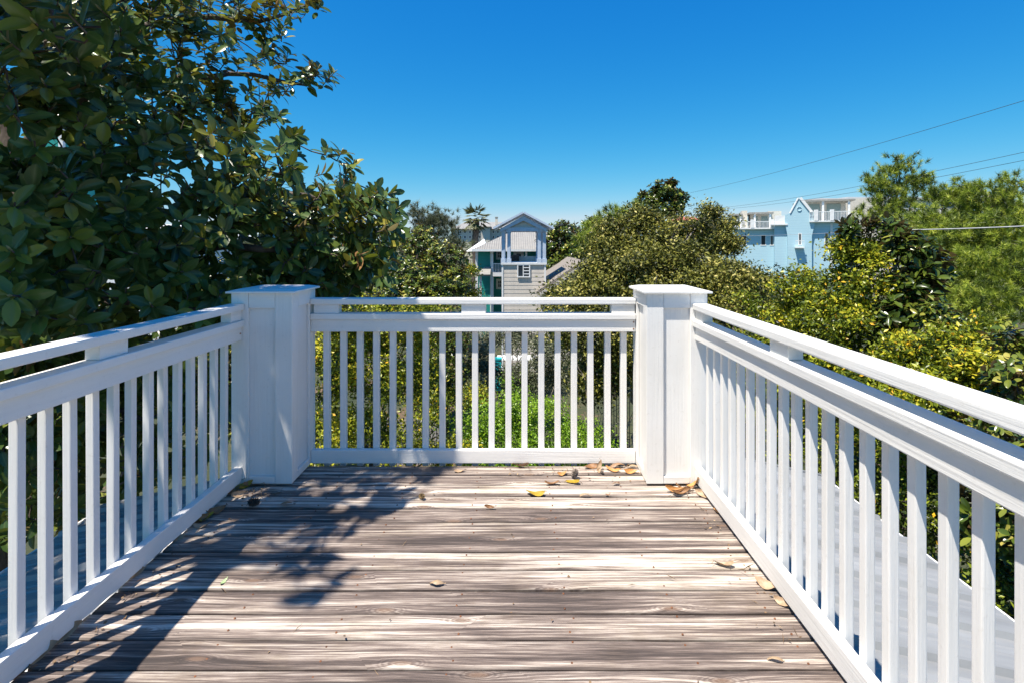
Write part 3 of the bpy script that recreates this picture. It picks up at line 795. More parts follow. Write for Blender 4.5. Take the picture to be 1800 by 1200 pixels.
    # twigs from each whorl to the nearest limb point
    tw = Acc()
    d0 = np.array([np.linalg.norm(nodes_ - c, axis=1).min() for c in Call]); pool = np.zeros((len(nodes_) + 3 * len(Call), 3)); pool[:len(nodes_)] = nodes_; np_ = len(nodes_)
    for i in np.argsort(d0):
        c, a = Call[i], A[i]
        dd = np.linalg.norm(pool[:np_] - c, axis=1); q = pool[np.argmin(dd)]; L_ = dd.min()
        back = c - a * min(.30, .45 * L_)
        m1 = q * .6 + back * .4 + rg.normal(0, .03 * L_ + .004, 3); m2 = q * .25 + back * .75 + rg.normal(0, .02 * L_ + .003, 3) + np.array([0, 0, -.03 * L_])
        r0_ = .006 + .007 * min(L_, 1.2)
        tw.tube([q, m1, m2, back, c + a * .03], [r0_, r0_ * .85, r0_ * .7, .006, .0045], 5)
        pool[np_:np_ + 3] = (m1, m2, back); np_ += 3
    acc.build('trunk', M['bark'], root, loc=tuple(base))
    tag(tw.build('twigs', M['bark'], root, loc=tuple(base)), kind='stuff')
    # buds at whorl centres
    bd = Acc()
    for c, a in zip(C[:500], A[:500]): bd.tube([c, c + a * .025, c + a * .05], [.005, .0075, .002], 5)
    M['bud'] = simple('pale_green_bud', (0.30, 0.30, 0.14), 0.6, 0.2, 20, bump=0)
    tag(bd.build('buds', M['bud'], root, loc=tuple(base)), kind='stuff')
big_magnolia()

# ---- trees and shrubs behind and to the right
def gx(px, Y): return (px - VX) * Y / F
leafy_tree('oak_tree', 'broad olive green oak filling the middle, right of the beige tower', 'tree', (gx(1130, 15), 15.2),
    [(1080, 432, 16, 36, 34), (1115, 428, 16, 56, 42), (1180, 432, 15.5, 62, 42), (1034, 508, 15, 40, 30), (1100, 490, 14.5, 66, 52), (1180, 500, 14, 85, 60), (1265, 520, 13.5, 70, 55), (1000, 560, 14, 46, 50), (1085, 590, 13.8, 80, 60), (1200, 610, 13, 95, 70), (1050, 650, 13.8, 40, 44), (1075, 398, 16, 15, 12), (1098, 386, 16, 13, 11), (1128, 378, 16, 15, 10), (1160, 388, 15.8, 14, 12), (1198, 394, 15.6, 15, 12), (1050, 470, 15.5, 20, 20), (985, 510, 14.6, 18, 14), (1225, 398, 15.4, 14, 14)],
    M['oak'], 5200, 26, .105, cr=.27, trunk=.2, bark='palebark', seed=21, bias=-.02)
leafy_tree('oak_tree', 'thin wispy oak in front of the blue building, airy pointed top', 'tree', (gx(1270, 17.5), 17.5),
    [(1252, 392, 18, 24, 26), (1245, 372, 18, 9, 12), (1258, 430, 17.8, 30, 32), (1218, 420, 18, 28, 28), (1285, 392, 18, 10, 14), (1320, 505, 17, 44, 28), (1370, 528, 16.5, 38, 32), (1285, 485, 17, 38, 32)],
    M['oak'], 1000, 22, .11, cr=.26, trunk=.12, bark='palebark', seed=22, bias=.02)
leafy_tree('holly_tree', 'tall holly with yellowing leaves standing before the glossy small magnolia', 'tree', (gx(1500, 9.8), 9.8),
    [(1505, 475, 9.8, 42, 44), (1535, 440, 9.8, 26, 26), (1530, 520, 9.6, 44, 40), (1470, 510, 9.9, 42, 38), (1505, 565, 9.4, 50, 40), (1455, 575, 9.6, 50, 42), (1485, 430, 10, 18, 20), (1460, 640, 9.2, 66, 50)],
    M['holly'], 1500, 20, .080, cr=.15, trunk=.07, seed=23, bias=.06, bark='palebark')
leafy_tree('holly_tree', 'low rounded holly with orange tipped leaves under the blue building', 'tree', (gx(1390, 11.4), 11.4),
    [(1390, 492, 11.4, 34, 28), (1415, 530, 11, 48, 40), (1362, 545, 11.4, 38, 44), (1415, 600, 10.6, 55, 46), (1350, 620, 10.8, 55, 55), (1345, 720, 10, 80, 70), (1450, 700, 9.4, 80, 70)],
    M['holly'], 1500, 20, .086, cr=.17, trunk=.08, seed=24, bias=.05)
rosette_tree('magnolia_tree', 'small glossy magnolia rising behind the yellowing holly on the right', 'tree', (gx(1600, 9.3), 9.3),
    [(1498, 405, 9.9, 22, 22), (1555, 400, 9.7, 30, 16), (1592, 425, 9.3, 32, 30), (1630, 465, 9.2, 34, 32), (1605, 500, 9.2, 40, 36), (1620, 535, 9.0, 36, 30), (1580, 555, 9.1, 38, 30), (1565, 600, 9.0, 36, 30)],
    M['magfar'], 330, 8, .185, trunk=.09, seed=25, nobj=300, bias=-.10)
rosette_tree('magnolia_sapling', 'little magnolia sapling with shiny leaves before the right pines', 'tree', (gx(1660, 8.4), 8.4),
    [(1650, 550, 8.4, 34, 22), (1670, 580, 8.3, 34, 26), (1610, 602, 8.0, 40, 18), (1645, 610, 8.1, 30, 20)], M['magfar'], 64, 8, .155, trunk=.04, seed=26, nobj=150, bias=.05)
leafy_tree('yellow_shrub', 'dense yellow green shrub just beyond the right handrail', 'shrub', (gx(1690, 7), 7),
    [(1600, 618, 7.4, 42, 26), (1670, 608, 7.2, 52, 30), (1740, 592, 7.2, 48, 28), (1690, 655, 6.6, 70, 40), (1620, 655, 6.9, 52, 36), (1560, 650, 7.4, 46, 32), (1765, 655, 6.4, 50, 42), (1530, 700, 7.2, 70, 60), (1620, 740, 6.4, 70, 60)],
    M['holly'], 1700, 22, .072, cr=.14, trunk=.05, seed=27, bias=.10, up=.5)
rosette_tree('magnolia_shrub', 'bright leafy magnolia at the right edge beside the grey roof', 'shrub', (gx(1800, 5.6), 5.6),
    [(1775, 600, 5.9, 32, 26), (1785, 665, 5.5, 46, 40), (1770, 735, 5.3, 50, 40), (1790, 830, 5.0, 45, 55), (1800, 930, 4.7, 50, 60), (1720, 900, 5.2, 40, 60), (1690, 800, 5.8, 40, 40), (1660, 760, 6.0, 40, 40)],
    M['magfar'], 330, 8, .125, trunk=.05, seed=28, nobj=250, bias=.10, wr=.48)
pine_tree('pine_tree', 'tall pine with open crown standing against the sky on the right', (gx(1575, 30), 30),
    [(1582, 303, 30, 34, 24), (1540, 322, 30, 22, 13), (1615, 325, 30, 26, 14), (1560, 345, 30, 34, 18), (1600, 360, 29.5, 32, 18), (1535, 375, 29.5, 26, 16), (1575, 392, 29.5, 40, 20), (1575, 282, 30, 14, 12)], M['pine'], 640, 50, .30, .022, seed=31)
pine_tree('pine_tree', 'wide bushy pine at the far right edge above the yellow shrub', (gx(1765, 24), 24),
    [(1740, 345, 25, 34, 24), (1790, 320, 25, 34, 22), (1775, 375, 24.5, 45, 28), (1725, 405, 24, 55, 30), (1790, 430, 23, 50, 36), (1740, 470, 22.5, 60, 36), (1790, 510, 21.5, 50, 40), (1720, 540, 21, 60, 36)], M['pine'], 2100, 50, .28, .020, seed=32)
pine_tree('pine_tree', 'rounded pine between the tall pine and the right edge', (gx(1670, 26), 26),
    [(1690, 335, 27, 26, 16), (1655, 350, 27, 24, 16), (1640, 385, 26, 36, 24), (1695, 372, 26, 36, 24), (1660, 420, 25, 50, 30), (1630, 455, 24.5, 50, 28), (1690, 480, 24, 50, 32), (1650, 520, 23, 60, 36)], M['pine'], 1600, 50, .30, .022, seed=33)
pine_tree('pine_tree', 'yellowish young pine peeking over the left shoulder of the oak', (gx(1080, 24), 24),
    [(1085, 385, 24, 26, 18), (1060, 405, 24, 24, 18), (1045, 425, 24, 22, 20), (1105, 372, 24, 16, 12)], M['pine'], 320, 50, .30, .022, seed=34)
rosette_tree('magnolia_tree', 'dark round magnolia top standing above the oak', 'tree', (gx(1165, 36), 36),
    [(1170, 332, 36, 26, 14), (1148, 346, 36, 24, 14), (1188, 348, 36, 24, 14), (1165, 366, 36, 42, 16), (1180, 322, 36, 12, 8)], M['magfar'], 430, 8, .30, trunk=.2, seed=35, bias=-.06)
rosette_tree('magnolia_tree', 'dark magnolia right behind the beige tower', 'tree', (gx(990, 36), 36),
    [(992, 405, 36, 28, 16), (965, 425, 36, 22, 24), (1005, 440, 36, 32, 26), (980, 465, 36, 36, 26), (1035, 415, 37, 26, 18), (1050, 392, 38, 24, 12)], M['magfar'], 800, 8, .28, trunk=.2, seed=36)
rosette_tree('magnolia_tree', 'sunlit magnolia left of the teal house', 'tree', (gx(755, 20), 20),
    [(745, 410, 20.5, 24, 18), (735, 432, 20, 40, 24), (780, 452, 19.8, 42, 28), (725, 478, 19.5, 48, 36), (795, 495, 19.3, 34, 34), (750, 515, 19, 65, 36), (690, 520, 19, 45, 40), (750, 570, 18.5, 80, 45)], M['magfar'], 1900, 8, .15, trunk=.16, seed=37, bias=.09)
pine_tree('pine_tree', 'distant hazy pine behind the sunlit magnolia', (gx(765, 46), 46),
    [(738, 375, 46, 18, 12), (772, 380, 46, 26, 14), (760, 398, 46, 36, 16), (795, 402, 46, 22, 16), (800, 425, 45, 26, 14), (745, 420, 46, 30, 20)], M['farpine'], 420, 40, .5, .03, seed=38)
leafy_tree('holly_tree', 'yellow green holly seen through the left of the back railing', 'tree', (gx(640, 9.5), 9.5),
    [(595, 560, 9.2, 45, 34), (660, 570, 9.6, 60, 34), (730, 565, 10, 40, 30), (590, 635, 8.8, 50, 50), (665, 650, 9.2, 60, 60), (735, 650, 9.8, 40, 50), (595, 735, 8.4, 55, 55), (680, 730, 9, 45, 40)],
    M['holly'], 1300, 22, .072, cr=.17, trunk=.06, seed=39, bias=.2)
leafy_tree('dark_shrub', 'dark evergreen shrub beside the yellow holly behind the back railing', 'shrub', (gx(785, 13.5), 13.5),
    [(790, 600, 13.5, 26, 40), (785, 660, 13.3, 28, 45), (780, 560, 13.8, 22, 30)], M['magfar'], 420, 26, .085, cr=.22, trunk=.06, seed=40, bias=-.2)
leafy_tree('bright_shrub', 'vivid lime green shrub low behind the back railing', 'shrub', (gx(900, 12.6), 12.6),
    [(815, 755, 12.8, 42, 36), (865, 740, 12.8, 42, 42), (920, 725, 12.8, 44, 46), (970, 745, 12.6, 44, 42), (1015, 765, 12.4, 40, 32), (840, 810, 12.2, 60, 36), (940, 810, 12.2, 70, 40), (1045, 800, 12.4, 36, 24), (905, 690, 13, 20, 22)],
    M['bright'], 1300, 20, .07, cr=.22, trunk=.04, seed=41, up=.8, bias=.12)
leafy_tree('olive_shrub', 'grey green bush in front of the tower foot', 'shrub', (gx(875, 21), 21),
    [(828, 632, 21, 34, 34), (872, 664, 20.5, 40, 22), (925, 665, 20, 40, 28), (970, 640, 19, 40, 46), (945, 598, 24, 22, 20), (1010, 620, 18, 40, 50), (862, 598, 23, 24, 16), (900, 588, 23.5, 22, 14), (925, 575, 24, 26, 18), (890, 612, 22.5, 20, 10)], M['grey'], 1350, 20, .11, cr=.26, trunk=.06, seed=42)
leafy_tree('green_shrub', 'green shrub against the left corner of the teal house', 'shrub', (gx(822, 35), 35),
    [(824, 468, 35, 12, 14), (820, 495, 35, 16, 20), (826, 520, 35, 14, 20)], M['holly'], 160, 22, .16, cr=.35, trunk=.06, seed=45)
leafy_tree('low_shrub', 'low green shrub at the foot of the yellow holly', 'shrub', (gx(740, 12), 12),
    [(830, 690, 16, 34, 24), (760, 690, 13, 34, 34), (560, 720, 10, 40, 60), (740, 730, 12, 50, 30), (690, 790, 11.5, 60, 30), (780, 790, 11.5, 40, 30), (600, 800, 11, 60, 36)], M['holly'], 800, 20, .085, cr=.2, trunk=.05, seed=46, bias=.02)
leafy_tree('low_shrub', 'shaded green shrub below the eave of the right roof', 'shrub', (gx(1600, 6.6), 6.6),
    [(1490, 800, 8, 80, 50), (1560, 830, 7, 80, 60), (1650, 900, 6.2, 70, 70), (1730, 990, 5.4, 60, 70), (1420, 780, 9, 70, 50), (1780, 1060, 5, 50, 60)], M['holly'], 1100, 22, .062, cr=.17, trunk=.05, seed=47, bias=-.02)
leafy_tree('pale_tree', 'pale yellow green tree glimpsed behind the big magnolia', 'tree', (gx(480, 15), 15),
    [(440, 490, 15, 50, 36), (560, 520, 14, 50, 34), (500, 530, 14.5, 60, 36), (380, 520, 15.5, 60, 36), (620, 560, 13.5, 50, 36)], M['holly'], 800, 24, .08, cr=.3, trunk=.1, seed=43, bias=.2)
leafy_tree('understory_tree', 'dark tree seen low between the left balusters', 'tree', (gx(150, 10), 10),
    [(100, 700, 10, 120, 70), (250, 680, 10.5, 90, 80), (330, 640, 11, 70, 60), (-20, 760, 9.5, 100, 90), (400, 620, 11.5, 60, 60), (430, 700, 11, 70, 60)], M['magfar'], 1500, 24, .11, cr=.32, trunk=.12, seed=44, bias=-.12)

# bare twiggy bush
def dry_bush(label, px, Y, top_py, n, seed):
    rg = np.random.default_rng(seed); x = gx(px, Y); root = empty('dry_bush', (x, Y, GZ), label, 'shrub')
    a = Acc(); zt = H - (top_py - VY) * Y / F
    for i in range(n):
        b = np.array([x, Y, GZ]) + rg.normal(0, .2, 3) * [1, 1, 0]
        t = np.array([x + rg.normal(0, .8), Y + rg.normal(0, .5), rg.uniform(GZ + 1.6, zt)])
        p = curve_pts(b, t, 0.1, 6, .05); a.tube(p, np.linspace(.022, .005, 6), 5)
        for _ in range(4):
            q = p[rg.integers(2, 6)]; e = q + np.array([rg.normal(0, .45), rg.normal(0, .3), rg.uniform(.05, .6)])
            a.tube(curve_pts(q, e, .02, 4, .02), np.linspace(.011, .003, 4), 4)
    o = a.build('branches', M['twig'], root, loc=(x, Y, GZ)); o['kind'] = 'stuff'
dry_bush('bare twiggy bush between the lime shrub and the right post', 1050, 13.6, 650, 22, 51)
dry_bush('bare branches tangled in the yellow holly behind the back railing', 690, 8.6, 600, 7, 52)

# ------------------------------------------------------------------ buildings
M['siding'] = simple('beige_clapboard', (0.60, 0.54, 0.47), 0.65, 0.05, 3, bump=.05)
M['bluetrim'] = simple('blue_grey_trim', (0.50, 0.58, 0.70), 0.55, 0.06, 3, bump=.05)
M['teal'] = simple('teal_wall_paint', (0.012, 0.27, 0.235), 0.6, 0.06, 2, bump=.05)
M['whitetrim'] = simple('white_trim_paint', (0.76, 0.76, 0.75), 0.55, 0.05, 3, bump=.04)
M['tinroof'] = simple('pale_tin_roof', (0.30, 0.285, 0.255), 0.5, 0.07, 2, bump=.03)
M['shingle'] = simple('beige_roof_shingle', (0.24, 0.21, 0.18), 0.85, 0.12, 9, bump=.3)
M['glass'] = simple('window_glass', (0.03, 0.04, 0.05), 0.08, 0.1, 1, bump=0)
M['stucco'] = simple('cream_stucco', (0.60, 0.55, 0.47), 0.8, 0.05, 2, bump=.08)
M['bluewall'] = None
tb = NT('light_blue_siding'); bo = tb.obj()
bw = tb.n('ShaderNodeTexWave', wave_type='BANDS', bands_direction='Z', wave_profile='SAW'); tb.l(bo, bw.inputs['Vector']); bw.inputs['Scale'].default_value = 0.8
tb.l(tb.mix(tb.math('MULTIPLY', tb.ramp(bw.outputs['Fac'], [(0.86, 0.0), (0.97, 1.0)]), .75), (0.42, 0.62, 0.70), (0.22, 0.40, 0.50)), tb.b.inputs['Base Color']); tb.set(Roughness=.65); tb.bump(bw.outputs['Fac'], .4, .03)
M['bluewall'] = tb.m

def window(parent, x0, x1, z0, z1, y, fr=.07, mull=0, name='window', trim='whitetrim', glass='glass'):
    """facing -y: dark pane with a proud frame."""
    f = box(name, x0 - fr, x1 + fr, y - .03, y - .004, z1, z1 + fr, M[trim], parent)
    box('frame', x0 - fr, x1 + fr, y - .05, y - .006, z0 - fr, z0, M[trim], f)
    box('frame', x0 - fr, x0, y - .034, y - .005, z0, z1, M[trim], f)
    box('frame', x1, x1 + fr, y - .034, y - .005, z0, z1, M[trim], f)
    box('pane', x0, x1, y - .012, y - .003, z0, z1, M[glass], f)
    if mull:
        box('mullion', (x0 + x1) / 2 - .02, (x0 + x1) / 2 + .02, y - .028, y - .013, z0, z1, M[trim], f)
        box('mullion', x0, (x0 + x1) / 2 - .021, y - .026, y - .013, (z0 + z1) / 2 - .02, (z0 + z1) / 2 + .02, M[trim], f)
        box('mullion', (x0 + x1) / 2 + .021, x1, y - .026, y - .013, (z0 + z1) / 2 - .02, (z0 + z1) / 2 + .02, M[trim], f)
    return f

# ---- beige tower with open lookout
TY = 28.0
def tx(px): return (px - VX) * TY / F
def tz(py): return H - (py - VY) * TY / F
tw = empty('lookout_tower', (tx(920), TY + 1.2, GZ), 'beige clapboard tower topped by a blue grey open lookout with gable roof', 'tower')
xl, xr = tx(882.5), tx(959); zt = tz(464); dep = xr - xl
box('core_wall', xl + .03, xr - .03, TY + .04, TY + dep, GZ, zt - .05, M['siding'], tw)
zb = zt - .06; pitch = .215
while zb > GZ + .1:
    z0 = zb - pitch
    for (a, b, yy) in ((xl + .07, xr - .07, TY),):
        V = [(a, yy + .007, zb), (b, yy + .007, zb), (b, yy - .002, z0), (a, yy - .002, z0), (a, yy + .035, zb), (b, yy + .035, zb), (b, yy + .035, z0), (a, yy + .035, z0)]
        poly('clapboard', V, [(0, 1, 2, 3), (4, 7, 6, 5), (3, 2, 6, 7), (0, 4, 5, 1), (0, 3, 7, 4), (1, 5, 6, 2)], M['siding'], tw)
    zb = z0 - .004
box('corner_board', xl - .02, xl + .068, TY - .03, TY + .06, GZ, zt - .04, M['whitetrim'], tw)
box('corner_board', xr - .068, xr + .02, TY - .03, TY + .06, GZ, zt - .04, M['whitetrim'], tw)
box('floor_band', xl - .06, xr + .06, TY - .07, TY + dep + .06, zt - .05, zt + .06, M['whitetrim'], tw)
wd = window(tw, tx(911), tx(930), tz(486), tz(467), TY - .03, fr=.06)
box('mullion', tx(919), tx(920.5), TY - .06, TY - .044, tz(486), tz(467), M['whitetrim'], wd)
for py in (470, 475.5, 481): box('slat', tx(920.6), tx(930), TY - .058, TY - .044, tz(py + 1.6), tz(py), M['whitetrim'], wd)
# columns, each on a plinth
zc0, zc1 = zt + .06, tz(407)
for cy in (TY + .06, TY + dep - .10):
    for pc in (884.5, 894.5, 948, 957):
        x = tx(pc)
        cc = box('column', x - .085, x + .085, cy - .085, cy + .085, zc0 + .2, zc1 - .06, M['bluetrim'], tw, .01)
        box('plinth', x - .125, x + .125, cy - .125, cy + .125, zc0, zc0 + .2, M['bluetrim'], cc)
        box('capital', x - .115, x + .115, cy - .115, cy + .115, zc1 - .06, zc1, M['bluetrim'], cc)
for yy in (TY - .07, TY + dep - .25):
    box('beam', xl - .08, xr + .10, yy, yy + .28, zc1, tz(400.5), M['bluetrim'], tw)
for xx in (xl - .05, xr - .22): box('beam', xx, xx + .25, TY + .22, TY + dep - .26, zc1 + .005, tz(401), M['bluetrim'], tw)
xm = tx(920); zp = tz(376); ze = tz(403.5); xe0, xe1 = tx(868), tx(972)
for yy in (TY - .02, TY + dep - .1):
    poly('gable', [(xl + .1, yy, tz(400.5)), (xr - .1, yy, tz(400.5)), (xm, yy, tz(381)), (xl + .1, yy + .06, tz(400.5)), (xr - .1, yy + .06, tz(400.5)), (xm, yy + .06, tz(381))], [(0, 1, 2), (5, 4, 3), (0, 3, 4, 1), (1, 4, 5, 2), (2, 5, 3, 0)], M['siding'], tw)
for (xe, sg) in ((xe0, -1), (xe1, 1)):
    a = [(xm, TY - .34, zp), (xe, TY - .34, ze), (xe, TY + dep + .3, ze), (xm, TY + dep + .3, zp)]
    slab('roof', a if sg < 0 else a[::-1], .10, M['bluetrim'], tw)
    # raking trim on the gable
    q = [(xm, TY - .10, zp - .12), (xe - sg * .35, TY - .10, ze + .02), (xe - sg * .35, TY - .10, ze - .15), (xm, TY - .10, zp - .38)]
    slab('rake_board', q if sg < 0 else q[::-1], -.06, M['bluetrim'], tw)
# lookout parapet at the back
box('parapet', xl + .3, xr - .3, TY + dep - .06, TY + dep + .02, zt + .06, zt + .34, M['siding'], tw)
box('bench', tx(899), tx(913), TY + dep - .55, TY + dep - .12, zt + .06, zt + .42, M['joist'], tw)

# ---- beige house right of the tower
bh = empty('beige_house', (tx(1010), TY + 2, GZ), 'beige gabled house joined to the right side of the lookout tower', 'house')
hx0, hx1 = tx(944), tx(1100); hz = tz(512)
box('wall', xr + .04, hx1 - .3, TY - .5, TY + 7, GZ, hz, M['siding'], bh)
rp = tz(461); rx = (hx0 + hx1) / 2
for sg, xe in ((-1, hx0), (1, hx1)):
    a = [(rx, TY - .9, rp), (xe, TY - .9, hz - .05), (xe, TY + 7.4, hz - .05), (rx, TY + 7.4, rp)]
    slab('roof', a if sg < 0 else a[::-1], .12, M['shingle'], bh)
poly('gable', [(hx0 + .4, TY - .45, hz), (hx1 - .4, TY - .45, hz), (rx, TY - .45, rp - .15), (hx0 + .4, TY - .3, hz), (hx1 - .4, TY - .3, hz), (rx, TY - .3, rp - .15)], [(0, 1, 2), (5, 4, 3), (0, 3, 4, 1), (1, 4, 5, 2), (2, 5, 3, 0)], M['siding'], bh)
for sg, xe in ((-1, hx0), (1, hx1)):
    q = [(rx, TY - .92, rp - .02), (xe, TY - .92, hz - .07), (xe, TY - .92, hz - .28), (rx, TY - .92, rp - .23)]
    slab('rake_board', q if sg < 0 else q[::-1], -.04, M['siding'], bh)
# far wing with the hip roof and vent pipe seen over the oak
wy = TY + 9
wz = lambda py: H - (py - VY) * wy / F
wx = lambda px: (px - VX) * wy / F
box('rear_wall', wx(965), wx(1060), wy, wy + 5, GZ, wz(476), M['siding'], bh)
pk = (wx(998), wy + 2.5, wz(447))
c4 = [(wx(955), wy - .4, wz(478)), (wx(1070), wy - .4, wz(478)), (wx(1070), wy + 5.4, wz(478)), (wx(955), wy + 5.4, wz(478))]
poly('rear_roof', c4 + [pk, (pk[0] + 1.2, pk[1], pk[2])], [(0, 1, 5, 4), (1, 2, 5), (2, 3, 4, 5), (3, 0, 4), (3, 2, 1, 0)], M['shingle'], bh)
pipe = Acc(); pipe.tube([(wx(995), wy + 2.2, wz(452)), (wx(995), wy + 2.2, wz(428))], [.11, .11], 10); pipe.build('vent_pipe', M['roofmetal'], bh)

# ---- teal house
HY = 38.0
def X2(px): return (px - VX) * HY / F
def Z2(py): return H - (py - VY) * HY / F
th = empty('teal_house', (X2(880), HY + 3, GZ), 'teal two storey house with white trim and porches behind the tower', 'house')
wl, wr_, zt2 = X2(836), X2(1000), Z2(439)
box('wall', wl, wr_, HY + 1.6, HY + 9, GZ, zt2, M['teal'], th)
box('wing_wall', wl + .02, X2(864), HY + .3, HY + 1.6, GZ, zt2 - .01, M['teal'], th)
z = zt2 - .2
while z > Z2(530):
    box('clapboard', wl + .08, X2(864) - .02, HY + .272, HY + .299, z - .19, z, M['teal'], th); z -= .205
for pc in (837.5, 863.5): box('corner_board', X2(pc) - .09, X2(pc) + .09, HY + .24, HY + .29, GZ, zt2, M['whitetrim'], th)
ey = Z2(439); ry = Z2(411)
e = [(X2(830), HY - .5, ey), (X2(1006), HY - .5, ey), (X2(1006), HY + 9.6, ey), (X2(830), HY + 9.6, ey)]
rdg = [(X2(905), HY + 4.5, ry + .35), (X2(960), HY + 4.5, ry + .35)]
poly('roof', e + rdg, [(0, 1, 5, 4), (1, 2, 5), (2, 3, 4, 5), (3, 0, 4), (3, 2, 1, 0)], M['tinroof'], th)
ribs = Acc()
for i in range(44):
    x = X2(832) + i * .165
    if x > X2(1000): break
    t = min(1, max(0.02, (x - e[0][0]) / (rdg[0][0] - e[0][0]))) if x < rdg[0][0] else 1
    t = min(t, (e[1][0] - x) / (e[1][0] - rdg[1][0])) if x > rdg[1][0] else t
    yb_ = HY - .5 + 5.0 * t; zb_ = ey + (rdg[0][2] - ey) * t
    ribs.tube([(x, HY - .5, ey + .02), (x, yb_, zb_ + .02)], [.022, .022], 4)
tag(ribs.build('roof_ribs', M['tinroof'], th, smooth=False), kind='stuff')
box('gutter', X2(830), X2(1006), HY - .58, HY - .51, ey - .13, ey + .02, M['whitetrim'], th)
window(th, X2(874.5), X2(880), Z2(454), Z2(444.5), HY + 1.6, .16, 1)
window(th, X2(907.5), X2(916), Z2(462), Z2(447.5), HY + 1.6, .22, 0, 'porch_door')
window(th, X2(874.5), X2(880), Z2(508), Z2(497), HY + 1.6, .16, 1)
box('porch_floor', X2(864) + .1, X2(1000), HY - .2, HY + 1.58, Z2(486) , Z2(479), M['whitetrim'], th)
for pc in (865.5, 885, 925, 965):
    x = X2(pc); box('porch_post', x - .09, x + .09, HY - .15, HY + .03, GZ, Z2(487), M['whitetrim'], th); box('porch_post', x - .07, x + .07, HY - .15, HY + .0, Z2(478.9), ey - .14, M['whitetrim'], th)
rl = box('porch_rail', X2(867), X2(960), HY - .13, HY - .05, Z2(464.5), Z2(463), M['whitetrim'], th)
for i in range(24): box('baluster', X2(868) + i * .11, X2(868) + i * .11 + .035, HY - .11, HY - .07, Z2(478.8), Z2(464.6), M['whitetrim'], rl)
a = [(X2(863), HY + .2, Z2(472)), (X2(863), HY - 1.1, Z2(484)), (X2(840), HY - 1.1, Z2(484)), (X2(852), HY + .2, Z2(472))]
slab('porch_roof', a[::-1], -.12, M['tinroof'], th)
box('porch_post', X2(846) - .08, X2(846) + .08, HY - .9, HY - .75, GZ, Z2(485), M['whitetrim'], th)
# white low hip roof beyond, left of the teal house
nb = empty('white_house', (X2(830), 50, GZ), 'white house with pale roof tucked behind the palm tree', 'house')
y5 = 52.0; f5 = lambda px, py, dy=0: (W(px, py, y5)[0], y5 + dy, W(px, py, y5)[2])
box('wall', f5(840, 0)[0], f5(850, 0)[0], y5, y5 + 6, GZ, f5(0, 440)[2], M['whitetrim'], nb)
poly('roof', [f5(820, 442, -.5), f5(858, 442, -.5), f5(858, 442, 7), f5(820, 442, 7), f5(848, 420, 3), f5(846, 420, 3.5)], [(0, 1, 4), (1, 2, 5, 4), (2, 3, 5), (3, 0, 4, 5), (3, 2, 1, 0)], M['whitetrim'], nb)

# ---- distant hotel
fy = 150.0; g = lambda px, py, dy=0: (W(px, py, fy)[0], fy + dy, W(px, py, fy)[2])
ht = empty('hotel_block', g(850, 0)[:2] + (GZ,), 'large pale hotel with grey roof far behind the palm', 'building')
box('wall', g(796, 0)[0], g(900, 0)[0], fy, fy + 20, GZ, g(0, 402)[2], M['stucco'], ht)
poly('roof', [g(793, 403, -1), g(905, 403, -1), g(905, 403, 21), g(793, 403, 21), g(812, 388.5, 9), g(896, 388.5, 9)], [(0, 1, 5, 4), (1, 2, 5), (2, 3, 4, 5), (3, 0, 4), (3, 2, 1, 0)], M['tinroof'], ht)
box('tower_wall', g(847, 0)[0], g(862, 0)[0], fy - 3, fy - .02, GZ, g(0, 399)[2], M['stucco'], ht)
poly('tower_roof', [g(845, 399.5, -4), g(864, 399.5, -4), g(864, 399.5, 4), g(845, 399.5, 4), g(854.5, 389, 0)], [(0, 1, 4), (1, 2, 4), (2, 3, 4), (3, 0, 4), (3, 2, 1, 0)], M['tinroof'], ht)
ch = box('chimney', g(869.5, 0)[0], g(874, 0)[0], fy + 4, fy + 5, g(0, 395)[2], g(0, 382)[2], M['stucco'], ht)
box('chimney_cap', g(869, 0)[0], g(874.5, 0)[0], fy + 3.9, fy + 5.1, g(0, 381.9)[2], g(0, 380.5)[2], M['tinroof'], ch)
for r_ in range(3):
    for pxw in (800, 808, 816, 825, 834, 842, 866, 874, 882, 890):
        pyw = 406 + r_ * 9
        window(ht, g(pxw, 0)[0], g(pxw + 2.6, 0)[0], g(0, pyw + 4.5)[2], g(0, pyw)[2], fy, .12)

# ---- light blue building
by = 76.0; q = lambda px, py, dy=0: (W(px, py, by)[0], by + dy, W(px, py, by)[2])
qx = lambda px: q(px, 0)[0]
qz = lambda py: q(0, py)[2]
bb = empty('blue_building', (qx(1400), by, GZ), 'light blue sided building with white roof terraces beyond the oak', 'building')
box('wing_wall', qx(1270), qx(1366), by + 1.5, by + 14, GZ, qz(401), M['bluewall'], bb)
box('main_wall', qx(1366), qx(1478), by + .5, by + 14, GZ, qz(391), M['bluewall'], bb)
